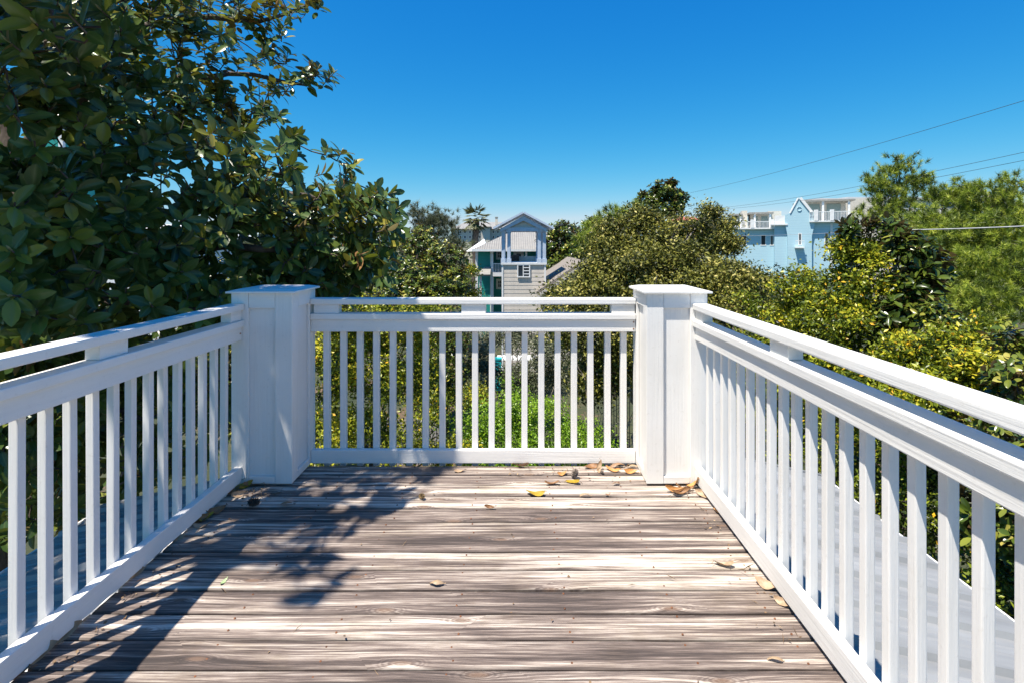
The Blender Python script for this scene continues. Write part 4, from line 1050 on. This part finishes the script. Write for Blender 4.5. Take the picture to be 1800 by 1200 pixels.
# curved parapet gable
gp = [(1382, 391), (1382, 378), (1390, 375), (1403, 348), (1408, 348), (1423, 373), (1429, 374), (1429, 391), (1424, 415), (1424, 620), (1386, 620), (1386, 415)]
V = [q(a_, b_, 0) for a_, b_ in gp] + [q(a_, b_, .5 + .05) for a_, b_ in gp]; n_ = len(gp)
poly('gable_wall', V, [tuple(range(n_)), tuple(reversed(range(n_, 2 * n_)))] + [(i, (i + 1) % n_, (i + 1) % n_ + n_, i + n_) for i in range(n_)], M['bluewall'], bb)
def band(name, pts, w, y0, y1, mat):
    for (a_, b_), (c_, d_) in zip(pts[:-1], pts[1:]):
        A_, B_ = np.array([a_, b_], float), np.array([c_, d_], float); t_ = (B_ - A_) / np.linalg.norm(B_ - A_); nn = np.array([-t_[1], t_[0]]) * w
        c4_ = [A_ - nn, B_ - nn, B_ + nn, A_ + nn]
        V_ = [q(*c, y0) for c in c4_] + [q(*c, y1) for c in c4_]
        poly(name, V_, [(0, 1, 2, 3), (7, 6, 5, 4), (0, 4, 5, 1), (1, 5, 6, 2), (2, 6, 7, 3), (3, 7, 4, 0)], mat, bb)
band('gable_coping', [(1390, 375), (1403, 348.5)], .7, -.12, .7, M['whitetrim'])
band('gable_coping', [(1406, 348.5), (1423.5, 373.5)], 2.2, -.16, .72, M['whitetrim'])
md = Acc(); md.tube([q(1404.5, 368, -.10), q(1404.5, 368, .1)], [.30, .30], 16); md.build('medallion', M['whitetrim'], bb)
# terraces
def terrace(x0, x1, ztop, zrail, posts, y0):
    sl = box('terrace_slab', qx(x0) , qx(x1), by + y0 - .0, by + 6, qz(ztop + 2.4), qz(ztop), M['whitetrim'], bb)
    box('hand_rail', qx(x0), qx(x1), by + y0 + .06, by + y0 + .14, qz(zrail + 1.2), qz(zrail), M['whitetrim'], sl)
    for p_ in posts: box('terrace_pier', qx(p_ - 3), qx(p_ + 3), by + y0 - .04, by + y0 + .3, qz(ztop + .1), qz(zrail - 3), M['whitetrim'], sl)
    n = int((x1 - x0) / 2.2)
    for i in range(n):
        xx = qx(x0 + i * 2.2); box('rail_bar', xx - .025, xx + .025, by + y0 + .08, by + y0 + .12, qz(ztop), qz(zrail + 1.2), M['whitetrim'], sl)
terrace(1420, 1500, 389, 373, (1430, 1454, 1494), -.35)
terrace(1300, 1366.5, 400, 388, (1303, 1330, 1362), .65)
box('terrace_parapet', qx(1366), qx(1383), by + .2, by + .5, qz(393), qz(379), M['whitetrim'], bb)
box('terrace_ledge', qx(1360), qx(1386), by - .1, by + .6, qz(396), qz(393.2), M['whitetrim'], bb)
# roof rooms
def room(x0, x1, zlo, zhi, roof_w, roof_top, y0, cols=()):
    box('roof_room', qx(x0), qx(x1), by + y0 + 2, by + y0 + 7, qz(zlo), qz(zhi), M['stucco'], bb)
    rr_ = [q(x0 - roof_w, zhi + .5, y0 - .2), q(x1 + roof_w, zhi + .5, y0 - .2), q(x1 + roof_w, zhi + .5, y0 + 8), q(x0 - roof_w, zhi + .5, y0 + 8)]
    up_ = [(p_[0], p_[1], p_[2] + .25) for p_ in rr_]
    pk_ = q((x0 + x1) / 2, roof_top, y0 + 4)
    poly('pavilion_roof', rr_ + up_ + [pk_], [(3, 2, 1, 0)] + [(i, (i + 1) % 4, (i + 1) % 4 + 4, i + 4) for i in range(4)] + [(i + 4, (i + 1) % 4 + 4, 8) for i in range(4)], M['tinroof'], bb)
    for c_ in cols: box('pavilion_column', qx(c_ - 1.6), qx(c_ + 1.6), by + y0, by + y0 + .35, qz(zlo), qz(zhi + .6), M['whitetrim'], bb)
    w_ = (x1 - x0)
    box('shutter', qx(x0 + w_ * .12), qx(x0 + w_ * .38), by + y0 + 1.93, by + y0 + 1.99, qz(zlo - .5), qz(zhi + 4), M['greyglass'], bb)
    box('shutter', qx(x0 + w_ * .55), qx(x0 + w_ * .88), by + y0 + 1.93, by + y0 + 1.99, qz(zlo - .5), qz(zhi + 4), M['greyglass'], bb)
M['greyglass'] = simple('grey_green_shade', (0.26, 0.33, 0.31), 0.5, 0.05, 2, bump=0)
room(1420, 1486, 388, 353, 9, 344.5, 2.2, (1446, 1486))
room(1330, 1364, 399, 373, 4, 368, 3.0, (1336, 1362))
room(1296, 1312, 399, 375, 4, 371, 3.4, (1312,))
box('party_wall', qx(1314), qx(1324), by + 4, by + 8, qz(400), qz(366.5), M['stucco'], bb)
box('party_wall', qx(1362), qx(1385), by + 6, by + 8, qz(395), qz(367), M['stucco'], bb)
box('rear_block', qx(1480), qx(1560), by + 9, by + 16, GZ, qz(344), M['stucco'], bb)
for (a_, b_, c_, d_, y_) in ((1280.5, 1287, 414, 431, 1.5), (1297, 1303, 415, 431, 1.5), (1313, 1320, 414, 431, 1.5), (1345.5, 1352, 414, 431, 1.5), (1361, 1364.5, 415, 431, 1.5), (1445.5, 1449.5, 411, 434, .5), (1466, 1471, 411, 432, .5)):
    window(bb, qx(a_), qx(b_), qz(d_), qz(c_), by + y_, .12)
window(bb, qx(1404), qx(1407), qz(430), qz(411.5), by, .1, 0, 'balcony_door')
bl_ = box('balconet', qx(1397), qx(1411), by - .8, by - .02, qz(436.5), qz(434.5), M['whitetrim'], bb)
for i in range(8): box('rail_bar', qx(1397.4) + i * .155, qx(1397.4) + i * .155 + .03, by - .79, by - .75, qz(434.4), qz(424), M['whitetrim'], bl_)
box('hand_rail', qx(1397), qx(1411), by - .80, by - .74, qz(424), qz(423), M['whitetrim'], bl_)
box('downpipe', qx(1453), qx(1456.5), by + .38, by + .49, GZ, qz(394), M['whitetrim'], bb)
bb.rotation_euler = (0, 0, math.radians(-20))
# cream block behind the pines
cy_ = 95.0; c = lambda px, py: W(px, py, cy_)
cb = empty('cream_block', (c(1590, 0)[0], cy_ + 6, GZ), 'cream flat roofed block half hidden behind the pines', 'building')
box('wall', c(1490, 0)[0], c(1700, 0)[0], cy_, cy_ + 14, GZ, c(0, 352)[2], M['stucco'], cb)
box('cornice', c(1487, 0)[0], c(1703, 0)[0], cy_ - .4, cy_ + 14.2, c(0, 352)[2], c(0, 347)[2], M['whitetrim'], cb)
for pxw in range(1500, 1690, 22): window(cb, c(pxw, 0)[0], c(pxw + 8, 0)[0], c(0, 385)[2], c(0, 368)[2], cy_, .15)
# red tiled roof far away
M['redtile'] = simple('red_roof_tile', (0.50, 0.16, 0.10), 0.8, .1, 3)
rt = empty('red_roof_house', (W(1215, 0, 110)[0], 112, GZ), 'far house with a red roof peeking over the oak', 'house')
A_ = lambda px, py, dy: (W(px, py, 110)[0], 110 + dy, W(px, py, 110)[2])
box('wall', A_(1196, 0, 0)[0], A_(1236, 0, 0)[0], 110, 118, GZ, A_(0, 388, 0)[2], M['stucco'], rt)
poly('roof', [A_(1192, 388, -1), A_(1240, 388, -1), A_(1240, 388, 9), A_(1192, 388, 9), A_(1204, 380, 4), A_(1228, 380, 4)], [(0, 1, 5, 4), (1, 2, 5), (2, 3, 4, 5), (3, 0, 4), (3, 2, 1, 0)], M['redtile'], rt)
# teal house behind the big magnolia
lh = empty('teal_cottage', (W(90, 0, 30)[0], 32, GZ), 'teal cottage with white corner boards hidden behind the big magnolia', 'house')
L_ = lambda px: W(px, 0, 30)[0]
Lz = lambda py: W(0, py, 30)[2]
box('wall', L_(70), L_(108), 30, 34, GZ, Lz(105), M['teal'], lh)
box('corner_board', L_(105), L_(113), 29.9, 30.08, GZ, Lz(106), M['whitetrim'], lh)
box('porch_wall', L_(114), L_(330), 30.4, 36, GZ, Lz(412), M['whitetrim'], lh)
poly('roof', [(L_(60), 29.5, Lz(106)), (L_(118), 29.5, Lz(106)), (L_(118), 34.5, Lz(106)), (L_(60), 34.5, Lz(106)), (L_(85), 32, Lz(85)), (L_(92), 32, Lz(85))], [(0, 1, 5, 4), (1, 2, 5), (2, 3, 4, 5), (3, 0, 4), (3, 2, 1, 0)], M['tinroof'], lh)
poly('porch_roof', [(L_(112), 29.9, Lz(414)), (L_(345), 29.9, Lz(414)), (L_(345), 36.5, Lz(414)), (L_(112), 36.5, Lz(414)), (L_(140), 33, Lz(392)), (L_(310), 33, Lz(392))], [(0, 1, 5, 4), (1, 2, 5), (2, 3, 4, 5), (3, 0, 4), (3, 2, 1, 0)], M['whitetrim'], lh)

# ---- palm
def palm():
    rg = np.random.default_rng(61); Y = 60.0
    x = gx(836, Y); z1 = W(0, 385, Y)[2]
    root = empty('palm_tree', (x, Y, GZ), 'cabbage palm with ragged fronds beside the teal house roof', 'tree')
    a = Acc(); n = 40; zz = np.linspace(GZ, z1, n)
    a.tube([(x + .06 * math.sin(i * .4), Y, z) for i, z in enumerate(zz)], [.36 + .05 * (i % 2) for i in range(n)], 10)
    a.build('trunk', M['bark'], root, smooth=False, loc=(x, Y, GZ))
    P, D, N, L = [], [], [], []
    top = np.array([x, Y, z1])
    for i in range(30):
        az = rg.uniform(0, 6.28); el = rg.uniform(-1.0, 1.4)
        d = np.array([math.cos(az) * math.cos(el), math.sin(az) * math.cos(el), math.sin(el)])
        hub = top + d * rg.uniform(.5, 1.1)
        s = np.cross(d, [0, 0, 1.0]); s /= np.linalg.norm(s) + 1e-6
        for j in range(26):
            t = rg.uniform(-1.25, 1.25); dd = d * math.cos(t) + s * math.sin(t) + np.array([0, 0, -.35])
            P.append(hub); D.append(dd); N.append(np.cross(d, s) + rg.normal(0, .3, 3)); L.append(rg.uniform(.65, 1.15))
    P, D, N, L = map(np.array, (P, D, N, L)); ti = np.clip(rg.normal(.5, .25, len(P)), 0, 1)
    V, T, t_, m_ = stamp(LEAF2, P, D, N, L, np.full(len(P), .11), ti)
    o = link('crown', mesh_tris('crown', V - np.array([x, Y, GZ]), T, M['palm'], False, {'tint': t_}), None, root, (x, Y, GZ)); o['kind'] = 'stuff'
palm()

# ---- far tree belt along the horizon
def belt():
    rg = np.random.default_rng(71); n = 30000
    P = np.stack([rg.uniform(-160, 210, n), rg.uniform(120, 200, n), np.zeros(n)], 1)
    top = 2.0 + 2.2 * np.sin(P[:, 0] * .11) * np.sin(P[:, 0] * .043 + 1) + rg.normal(0, .8, n)
    P[:, 2] = GZ + (top - GZ) * rg.uniform(0.1, 1, n) ** .6
    N = unit(rg.normal(0, 1, (n, 3)) + [0, -.4, .8]); D = np.cross(N, rg.normal(0, 1, (n, 3)))
    V, T, ti, mi = stamp(LEAF2, P, D, N, rg.uniform(.8, 1.8, n), rg.uniform(.5, 1.1, n), np.clip(rg.normal(.45, .2, n), 0, 1))
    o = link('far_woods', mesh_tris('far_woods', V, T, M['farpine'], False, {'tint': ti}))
    tag(o, 'far belt of woods along the horizon', 'woods', None, 'stuff')
belt()

# ------------------------------------------------------------------ garden things low behind the back railing
M['oldfence'] = simple('weathered_picket_wood', (0.42, 0.38, 0.35), .85, .2, 6, stretch=(8, 8, 1), bump=.3)
fn = empty('picket_fence', (gx(720, 16.5), 16.5, GZ), 'old grey picket fence below the yellow holly', 'fence')
for i in range(17):
    x = gx(672, 16.5) + i * .115
    h_ = 1.42 + rng.normal(0, .02)
    poly('picket', [(x, 16.5, GZ), (x + .09, 16.5, GZ), (x + .09, 16.5, GZ + h_), (x + .045, 16.5, GZ + h_ + .06), (x, 16.5, GZ + h_), (x, 16.52, GZ), (x + .09, 16.52, GZ), (x + .09, 16.52, GZ + h_), (x + .045, 16.52, GZ + h_ + .06), (x, 16.52, GZ + h_)],
         [(0, 1, 2, 3, 4), (9, 8, 7, 6, 5), (0, 5, 6, 1), (1, 6, 7, 2), (2, 7, 8, 3), (3, 8, 9, 4), (4, 9, 5, 0)], M['oldfence'], fn)
for zz in (.35, 1.15): box('cross_rail', gx(672, 16.5), gx(672, 16.5) + 1.95, 16.525, 16.56, GZ + zz, GZ + zz + .08, M['oldfence'], fn)

def slat_table(label, px, py, Y, w, d, nsl, name='picnic_table', benches=True):
    c_ = W(px, py, Y); root = empty(name, (c_[0], Y, GZ), label, 'table'); z = c_[2]
    for i in range(nsl):
        y0 = Y - d / 2 + i * d / nsl; box('slat', c_[0] - w / 2, c_[0] + w / 2, y0, y0 + d / nsl - .02, z - .035, z, M['whitetrim'], root)
    for sx in (-1, 1):
        for sy in (-1, 1): box('leg', c_[0] + sx * (w / 2 - .15) - .04, c_[0] + sx * (w / 2 - .15) + .04, Y + sy * (d / 2 - .1) - .04, Y + sy * (d / 2 - .1) + .04, GZ, z - .036, M['whitetrim'], root)
    if benches:
        for sy in (-1, 1):
            yy = Y + sy * (d / 2 + .35)
            b_ = box('bench_seat', c_[0] - w / 2, c_[0] + w / 2, yy - .14, yy + .14, z - .33, z - .295, M['whitetrim'], root)
            for sx in (-1, 1): box('bench_leg', c_[0] + sx * (w / 2 - .2) - .03, c_[0] + sx * (w / 2 - .2) + .03, yy - .1, yy + .1, GZ, z - .331, M['whitetrim'], b_)
slat_table('white slatted picnic table with benches glimpsed through the back railing', 912, 627, 26.3, 2.2, .9, 5)
M['tealplastic'] = simple('teal_plastic', (0.02, 0.42, 0.46), .4, .05, 3, bump=0)
bn = empty('teal_bin', (gx(876, 25), 25, GZ), 'small teal bin near the white picnic table', 'bin')
bx_, by_ = gx(876, 25), 25.0; zt_ = W(0, 628, 25)[2]
poly('body', [(bx_ - .12, by_ - .12, GZ), (bx_ + .12, by_ - .12, GZ), (bx_ + .12, by_ + .12, GZ), (bx_ - .12, by_ + .12, GZ), (bx_ - .15, by_ - .15, zt_ - .1), (bx_ + .15, by_ - .15, zt_ - .1), (bx_ + .15, by_ + .15, zt_ - .1), (bx_ - .15, by_ + .15, zt_ - .1)], [(3, 2, 1, 0), (4, 5, 6, 7), (0, 1, 5, 4), (1, 2, 6, 5), (2, 3, 7, 6), (3, 0, 4, 7)], M['tealplastic'], bn)
box('lid', bx_ - .17, bx_ + .17, by_ - .17, by_ + .17, zt_ - .098, zt_, M['tealplastic'], bn, .02)
# trellis
M['wire'] = simple('dark_wire', (0.05, 0.05, 0.045), .6, .1, 5, bump=0)
tr = empty('trellis', (gx(1085, 14), 14, GZ), 'dark wire trellis beside the right post seen through the balusters', 'trellis')
for i in range(9):
    x = gx(1070, 14) + i * .07; box('upright_bar', x - .008, x + .008, 14.0, 14.016, GZ, W(0, 690, 14)[2], M['wire'], tr)
for i in range(26): box('cross_bar', gx(1070, 14), gx(1070, 14) + .57, 14.017, 14.03, GZ + .05 + i * .07, GZ + .066 + i * .07, M['wire'], tr)

# ------------------------------------------------------------------ overhead wires
def wire(label, pts, r, mat, sag=.35):
    p = [W(*a) for a in pts]; a = Acc(); P = []
    for (u, v) in zip(p[:-1], p[1:]): P += [u * (1 - t) + v * t for t in np.linspace(0, 1, 12, endpoint=False)]
    P.append(p[-1]); P = np.array(P)
    t = np.linspace(0, 1, len(P)); P[:, 2] -= sag * 4 * t * (1 - t)
    a.tube(P, np.full(len(P), r), 5)
    o = a.build('utility_wire', mat, loc=tuple(P[0])); tag(o, label, 'wire', 'overhead utility wires')
M['steel'] = simple('dull_steel_wire', (0.42, 0.42, 0.42), .5, .1, 3, bump=0)
wire('topmost overhead wire rising to the upper right corner', [(1180, 346, 62), (1900, 147, 19)], .011, M['wire'])
wire('upper of the two close overhead wires crossing the tall pine', [(1265, 366, 60), (1900, 246, 22)], .011, M['wire'])
wire('lower of the two close overhead wires crossing the tall pine', [(1285, 367, 60), (1900, 262, 22)], .011, M['wire'])
wire('thick pale cable running low across the right pines', [(1560, 405, 21), (1900, 393, 15)], .022, M['steel'], .04)
wire('faint pale wire crossing in front of the blue building', [(1240, 415, 50), (1500, 408, 30)], .010, M['steel'], .1)

# ------------------------------------------------------------------ fallen leaves and cones on the deck
def fallen_mat(name, a, b, c):
    t = NT(name); v = t.obj(); n = t.noise(v, 35, 5); 
    g = t.n('ShaderNodeNewGeometry')
    col = t.mix(g.outputs['Backfacing'], t.ramp(n, [(.3, a), (.65, b)]), c)
    t.l(col, t.b.inputs['Base Color']); t.set(Roughness=.55); t.bump(t.noise(v, 120, 3), .3, .002)
    return t.m
FM = {'tan': fallen_mat('dry_tan_leaf', (.30, .19, .11), (.46, .33, .21), (.36, .25, .15)), 'brown': fallen_mat('dry_brown_leaf', (.16, .075, .03), (.30, .15, .06), (.26, .15, .08)),
      'orange': fallen_mat('dry_orange_leaf', (.38, .17, .05), (.55, .29, .10), (.42, .24, .10)), 'yellow': fallen_mat('yellow_leaf', (.30, .19, .012), (.40, .26, .015), (.36, .24, .03)), 'green': fallen_mat('pale_green_leaf', (.25, .36, .16), (.38, .48, .25), (.3, .4, .2))}
def fallen(px, py, kind, label, L=.10, rz=0, curl=.5, roll=0.0, pitch=0.0, wr=.42, dz=0.0, seed=0):
    """curled magnolia leaf resting on the boards; curl bends the sides up."""
    rg = np.random.default_rng(200 + seed); y = H * F / (py - VY); x = (px - VX) * y / F
    us = np.linspace(0, 1, 9); V = []; T = []
    for u in us:
        w = wr * math.sin(math.pi * min(1, .04 + u * .96)) ** .75 * .5 * L + .001
        for qv in np.linspace(-1, 1, 7):
            a = qv * curl * 1.5
            rr_ = w / max(curl * 1.5, .05)
            V.append(((u - .5) * L, math.sin(a) * rr_ + .10 * L * math.sin(3.1 * u + seed) , (1 - math.cos(a)) * rr_ + .55 * L * (u - .5) ** 2 * (1 + curl) + .05 * L * math.sin(5 * u + seed * 1.7) * qv + rg.normal(0, .0006)))
    for i in range(8):
        for j in range(6):
            b = i * 7 + j; T += [(b, b + 7, b + 1), (b + 1, b + 7, b + 8)]
    V = np.array(V)
    st = tube_arrays([(.5 * L, 0, V[59 - 0][2] if len(V) > 59 else 0), (.56 * L, .003, .012), (.62 * L, .004, .010)], [.0016, .0014, .0012], 4)
    T = np.concatenate([np.array(T), st[1] + len(V)]); V = np.concatenate([V, st[0]])
    R = np.array((Matrix.Rotation(math.radians(rz), 3, 'Z') @ Matrix.Rotation(math.radians(pitch), 3, 'Y') @ Matrix.Rotation(math.radians(roll), 3, 'X')))
    V = V @ R.T; V[:, 2] -= V[:, 2].min() - .0015
    o = link('fallen_leaf', mesh_tris('fallen_leaf', V, T, FM[kind], True), None, None, (x, y, dz))
    tag(o, label, 'leaf', 'dry leaves lying on the deck')
FL = [
 (808, 829, 'tan', 'tan dry leaf lying near the middle of the back railing', .085, 10, .35, 0, 0),
 (915, 821, 'brown', 'brown leaf propped upright against the back bottom rail', .12, 165, .5, 50, 0),
 (941, 868, 'yellow', 'flat mustard yellow leaf on the boards left of the pine cone', .125, 3, .25, 10, 0),
 (1007, 848, 'yellow', 'bright yellow leaf directly in front of the large pine cone', .10, 165, .3, -15, 8),
 (988, 833, 'orange', 'orange brown leaf just left of the large pine cone', .085, 20, .5, 10, 0),
 (970, 851, 'brown', 'thin brown leaf left of the bright yellow leaf', .10, -5, .6, 0, 0),
 (1040, 822, 'brown', 'brown leaf flat against the foot of the back rail, right half', .115, 5, .4, 20, 0),
 (1055, 826, 'tan', 'twisted pale leaf standing upright near the right post', .10, 80, .8, 0, -50),
 (1086, 821, 'brown', 'arched brown leaf on the heap beside the right post', .13, 0, .7, 170, 0),
 (1078, 826, 'orange', 'orange leaf in front of the heap beside the right post', .11, -20, .5, 15, 0),
 (1112, 822, 'tan', 'grey brown leaf at the back corner by the right post', .09, 15, .5, 160, 0),
 (1108, 830, 'orange', 'pale orange curled leaf at the left foot of the right post', .10, -8, .6, 30, 10),
 (1029, 872, 'tan', 'small tan leaf right of the pine cone, nearer the camera', .075, 0, .6, 170, 0),
 (1082, 850, 'brown', 'tiny brown leaf between the heap and the yellow leaf', .055, 10, .5, 160, 0),
 (1068, 870, 'brown', 'crumb of brown leaf on the second board row', .03, 0, .5, 0, 0),
 (1184, 862, 'orange', 'long orange leaf in the corner in front of the right post', .13, 8, .9, 35, 0),
 (1203, 860, 'brown', 'folded brown leaf in the corner heap at the right railing', .12, -12, .8, 0, 6),
 (1196, 866, 'brown', 'long dull brown leaf nearest the camera in the right corner heap', .13, -6, 1.0, 25, 0),
 (1222, 858, 'orange', 'upright orange leaf leaning where post and right railing meet', .13, -65, .5, 20, -40),
 (1238, 872, 'tan', 'pale leaf tucked along the foot of the right railing near the heap', .12, -60, .5, 40, 0),
 (1262, 902, 'orange', 'orange folded leaf against the right bottom rail', .085, -70, .9, 0, -20),
 (1272, 995, 'tan', 'curled tan leaf with a long twig on the right side', .10, 175, .6, 10, 0),
 (1348, 1030, 'tan', 'broad tan leaf at the foot of the right railing, middle', .105, -40, .3, 25, 0),
 (1380, 1062, 'tan', 'tan leaf half under the right bottom rail', .09, -55, .4, 40, 0),
 (1362, 1160, 'tan', 'small pale leaf near the bottom right of the deck', .06, 0, .5, 170, 0),
 (768, 1027, 'tan', 'smooth tan leaf alone in the middle of the deck', .075, 0, .55, 175, 0),
 (861, 893, 'brown', 'thin curled leaf edge lying flat in the middle of the boards', .07, 5, .9, 20, 0),
 (438, 848, 'brown', 'large dark brown leaf at the foot of the left post', .13, 10, .45, 160, 0),
 (424, 856, 'yellow', 'olive yellow leaf in the shaded corner by the left post', .11, 40, .6, 20, 0),
 (408, 866, 'brown', 'rust brown leaf along the left bottom rail by the post', .10, 60, .6, 0, 0),
 (470, 848, 'brown', 'dark leaf scrap right of the left post foot', .06, 0, .6, 170, 0),
 (362, 912, 'yellow', 'dull yellow leaf against the left bottom rail', .08, 70, .6, 15, 0),
 (346, 918, 'brown', 'brown leaf standing against the left bottom rail', .10, 60, .6, 40, -10),
 (303, 950, 'tan', 'tan leaf poking from under the left bottom rail', .09, 50, .6, 60, 0),
 (228, 1012, 'tan', 'pale leaf edge under the middle of the left bottom rail', .10, 45, .5, 55, 0),
 (106, 1120, 'tan', 'broad tan leaf slipping under the left rail, near', .11, 45, .4, 50, 0),
 (62, 1160, 'tan', 'second broad tan leaf under the left rail, nearer', .11, 42, .4, 50, 0),
 (18, 1196, 'brown', 'brown leaf at the lower left corner of the deck', .10, 40, .4, 40, 0),
 (448, 853, 'brown', 'dark brown leaf lying just right of the large leaf by the left post', .11, 25, .7, 20, 0),
 (415, 874, 'tan', 'pale brown leaf on its edge in the shaded left corner', .09, 75, .6, 60, 0),
 (378, 900, 'brown', 'brown curled leaf along the left bottom rail above the dull yellow one', .10, 55, .8, 20, 0),
 (355, 925, 'tan', 'small tan leaf in front of the brown leaf on the left bottom rail', .07, 15, .6, 10, 0),
 (270, 975, 'brown', 'narrow brown leaf tucked under the left bottom rail', .09, 48, .6, 50, 0),
 (393, 1024, 'green', 'tiny pale green leaf on the shaded boards', .035, 70, .4, 0, 0),
 (506, 886, 'brown', 'brown leaf lying in the tree shade', .09, 0, .5, 165, 0),
]
for i, (a_, b_, kd, lb, L__, rz_, cu, ro, pi_) in enumerate(FL): fallen(a_, b_, kd, lb, L__ * (1.05 if a_ < 480 else .82), rz_, cu, ro, pi_, seed=i)

def cone(px, py, label, s, mat, rz=0, tilt=70):
    y = H * F / (py - VY); x = (px - VX) * y / F; acc = Acc(); rg = np.random.default_rng(int(px))
    root = empty('pine_cone', (x, y, 0), label, 'pine cone')
    n = 90; R = np.array(Matrix.Rotation(math.radians(rz), 3, 'Z') @ Matrix.Rotation(math.radians(tilt), 3, 'X'))
    sc = []
    for i in range(n):
        t = i / n; az = i * 2.399; r = s * (.16 + .40 * math.sin(math.pi * min(1, .12 + t * .85)) ** .8); z = s * (t * 1.25)
        d = np.array([math.cos(az), math.sin(az), .25 + .9 * t]); d /= np.linalg.norm(d); sd = np.array([-math.sin(az), math.cos(az), 0])
        b0 = np.array([0, 0, z]); tip = b0 + d * r; w = s * .085; th_ = np.cross(d, sd) * s * .035
        V = np.array([b0 + sd * w * .4, b0 - sd * w * .4, tip + sd * w, tip - sd * w, tip + sd * w + th_, tip - sd * w + th_, tip + d * s * .05 + th_ * .5])
        acc.add(V, [(0, 1, 3), (0, 3, 2), (2, 3, 6), (4, 6, 5), (0, 4, 5), (0, 5, 1), (2, 6, 4), (3, 5, 6), (0, 2, 4), (1, 5, 3)])
    core = tube_arrays([(0, 0, 0), (0, 0, s * .6), (0, 0, s * 1.25)], [s * .14, s * .16, s * .03], 8); acc.add(*core)
    V = np.concatenate(acc.V) @ R.T; V[:, 2] -= V[:, 2].min() - .001; acc.V = [V]; acc.T = [np.concatenate(acc.T)]
    link('scales', mesh_tris('scales', V, acc.T[0], mat, False), None, root, (x, y, 0))
M['cone'] = simple('grey_brown_cone', (.36, .29, .24), .8, .35, 60, bump=0)
M['conedark'] = simple('dark_brown_cone', (.14, .10, .08), .8, .35, 60, bump=0)
M['conegold'] = simple('golden_brown_cone', (.28, .19, .09), .8, .35, 60, bump=0)
cone(1008, 838, 'large grey pine cone near the right of the back railing', .044, M['cone'], 20, 30)
cone(738, 874, 'small golden seed cone at the edge of the tree shade', .030, M['conegold'], 40, 75)
cone(437, 888, 'dark pine cone lying in the shade near the left post', .046, M['conedark'], 75, 80)
cone(1057, 830, 'small grey seed head under the upright pale leaf', .020, M['cone'], 10, 60)

# ------------------------------------------------------------------ crumbs, broken leaf bits and needles on the boards
def litter():
    rg = np.random.default_rng(91); P, D, N, L, Wd, ti = [], [], [], [], [], []
    def add(x, y, l, w): P.append((x, y, .004 + rg.uniform(0, .006))); a = rg.uniform(0, 6.28); D.append((math.cos(a), math.sin(a), rg.normal(0, .25))); N.append((rg.normal(0, .4), rg.normal(0, .4), 1)); L.append(l); Wd.append(w); ti.append(rg.uniform(0, 1))
    for _ in range(230):
        k = rg.integers(0, 5)
        if k == 0: x, y = -1.55 + abs(rg.normal(0, .06)), rg.uniform(1.5, 3.0)
        elif k == 1: x, y = -1.5 + abs(rg.normal(0, .12)), 2.98 - abs(rg.normal(0, .12))
        elif k == 2: x, y = rg.uniform(-.1, .74), 3.24 - abs(rg.normal(0, .10))
        elif k == 3: x, y = 1.01 - abs(rg.normal(0, .05)), rg.uniform(1.4, 2.98)
        else: x, y = rg.uniform(-1.5, 1.0), rg.uniform(1.4, 3.25)
        if x > PRX - .02 and y > PYF - .02 or x < PLX + .37 and y > PYF - .02: continue
        if rg.uniform() < .3: add(x, y, rg.uniform(.03, .075), .0022)
        else: add(x, y, rg.uniform(.006, .022), rg.uniform(.004, .014))
    P, D, N, L, Wd, ti = map(np.array, (P, D, N, L, Wd, ti))
    m = leaf_mat('leaf_crumbs', [(0.0, (.06, .04, .025)), (.5, (.20, .12, .06)), (1.0, (.36, .26, .15))], rough=.7, trans=0)
    V, T, t_, _ = stamp(LEAF2, P, D, N, L, Wd, ti)
    tag(link('leaf_litter', mesh_tris('leaf_litter', V, T, m, False, {'tint': t_})), 'brown crumbs and needles scattered over the deck boards', 'litter', None, 'stuff')
litter()
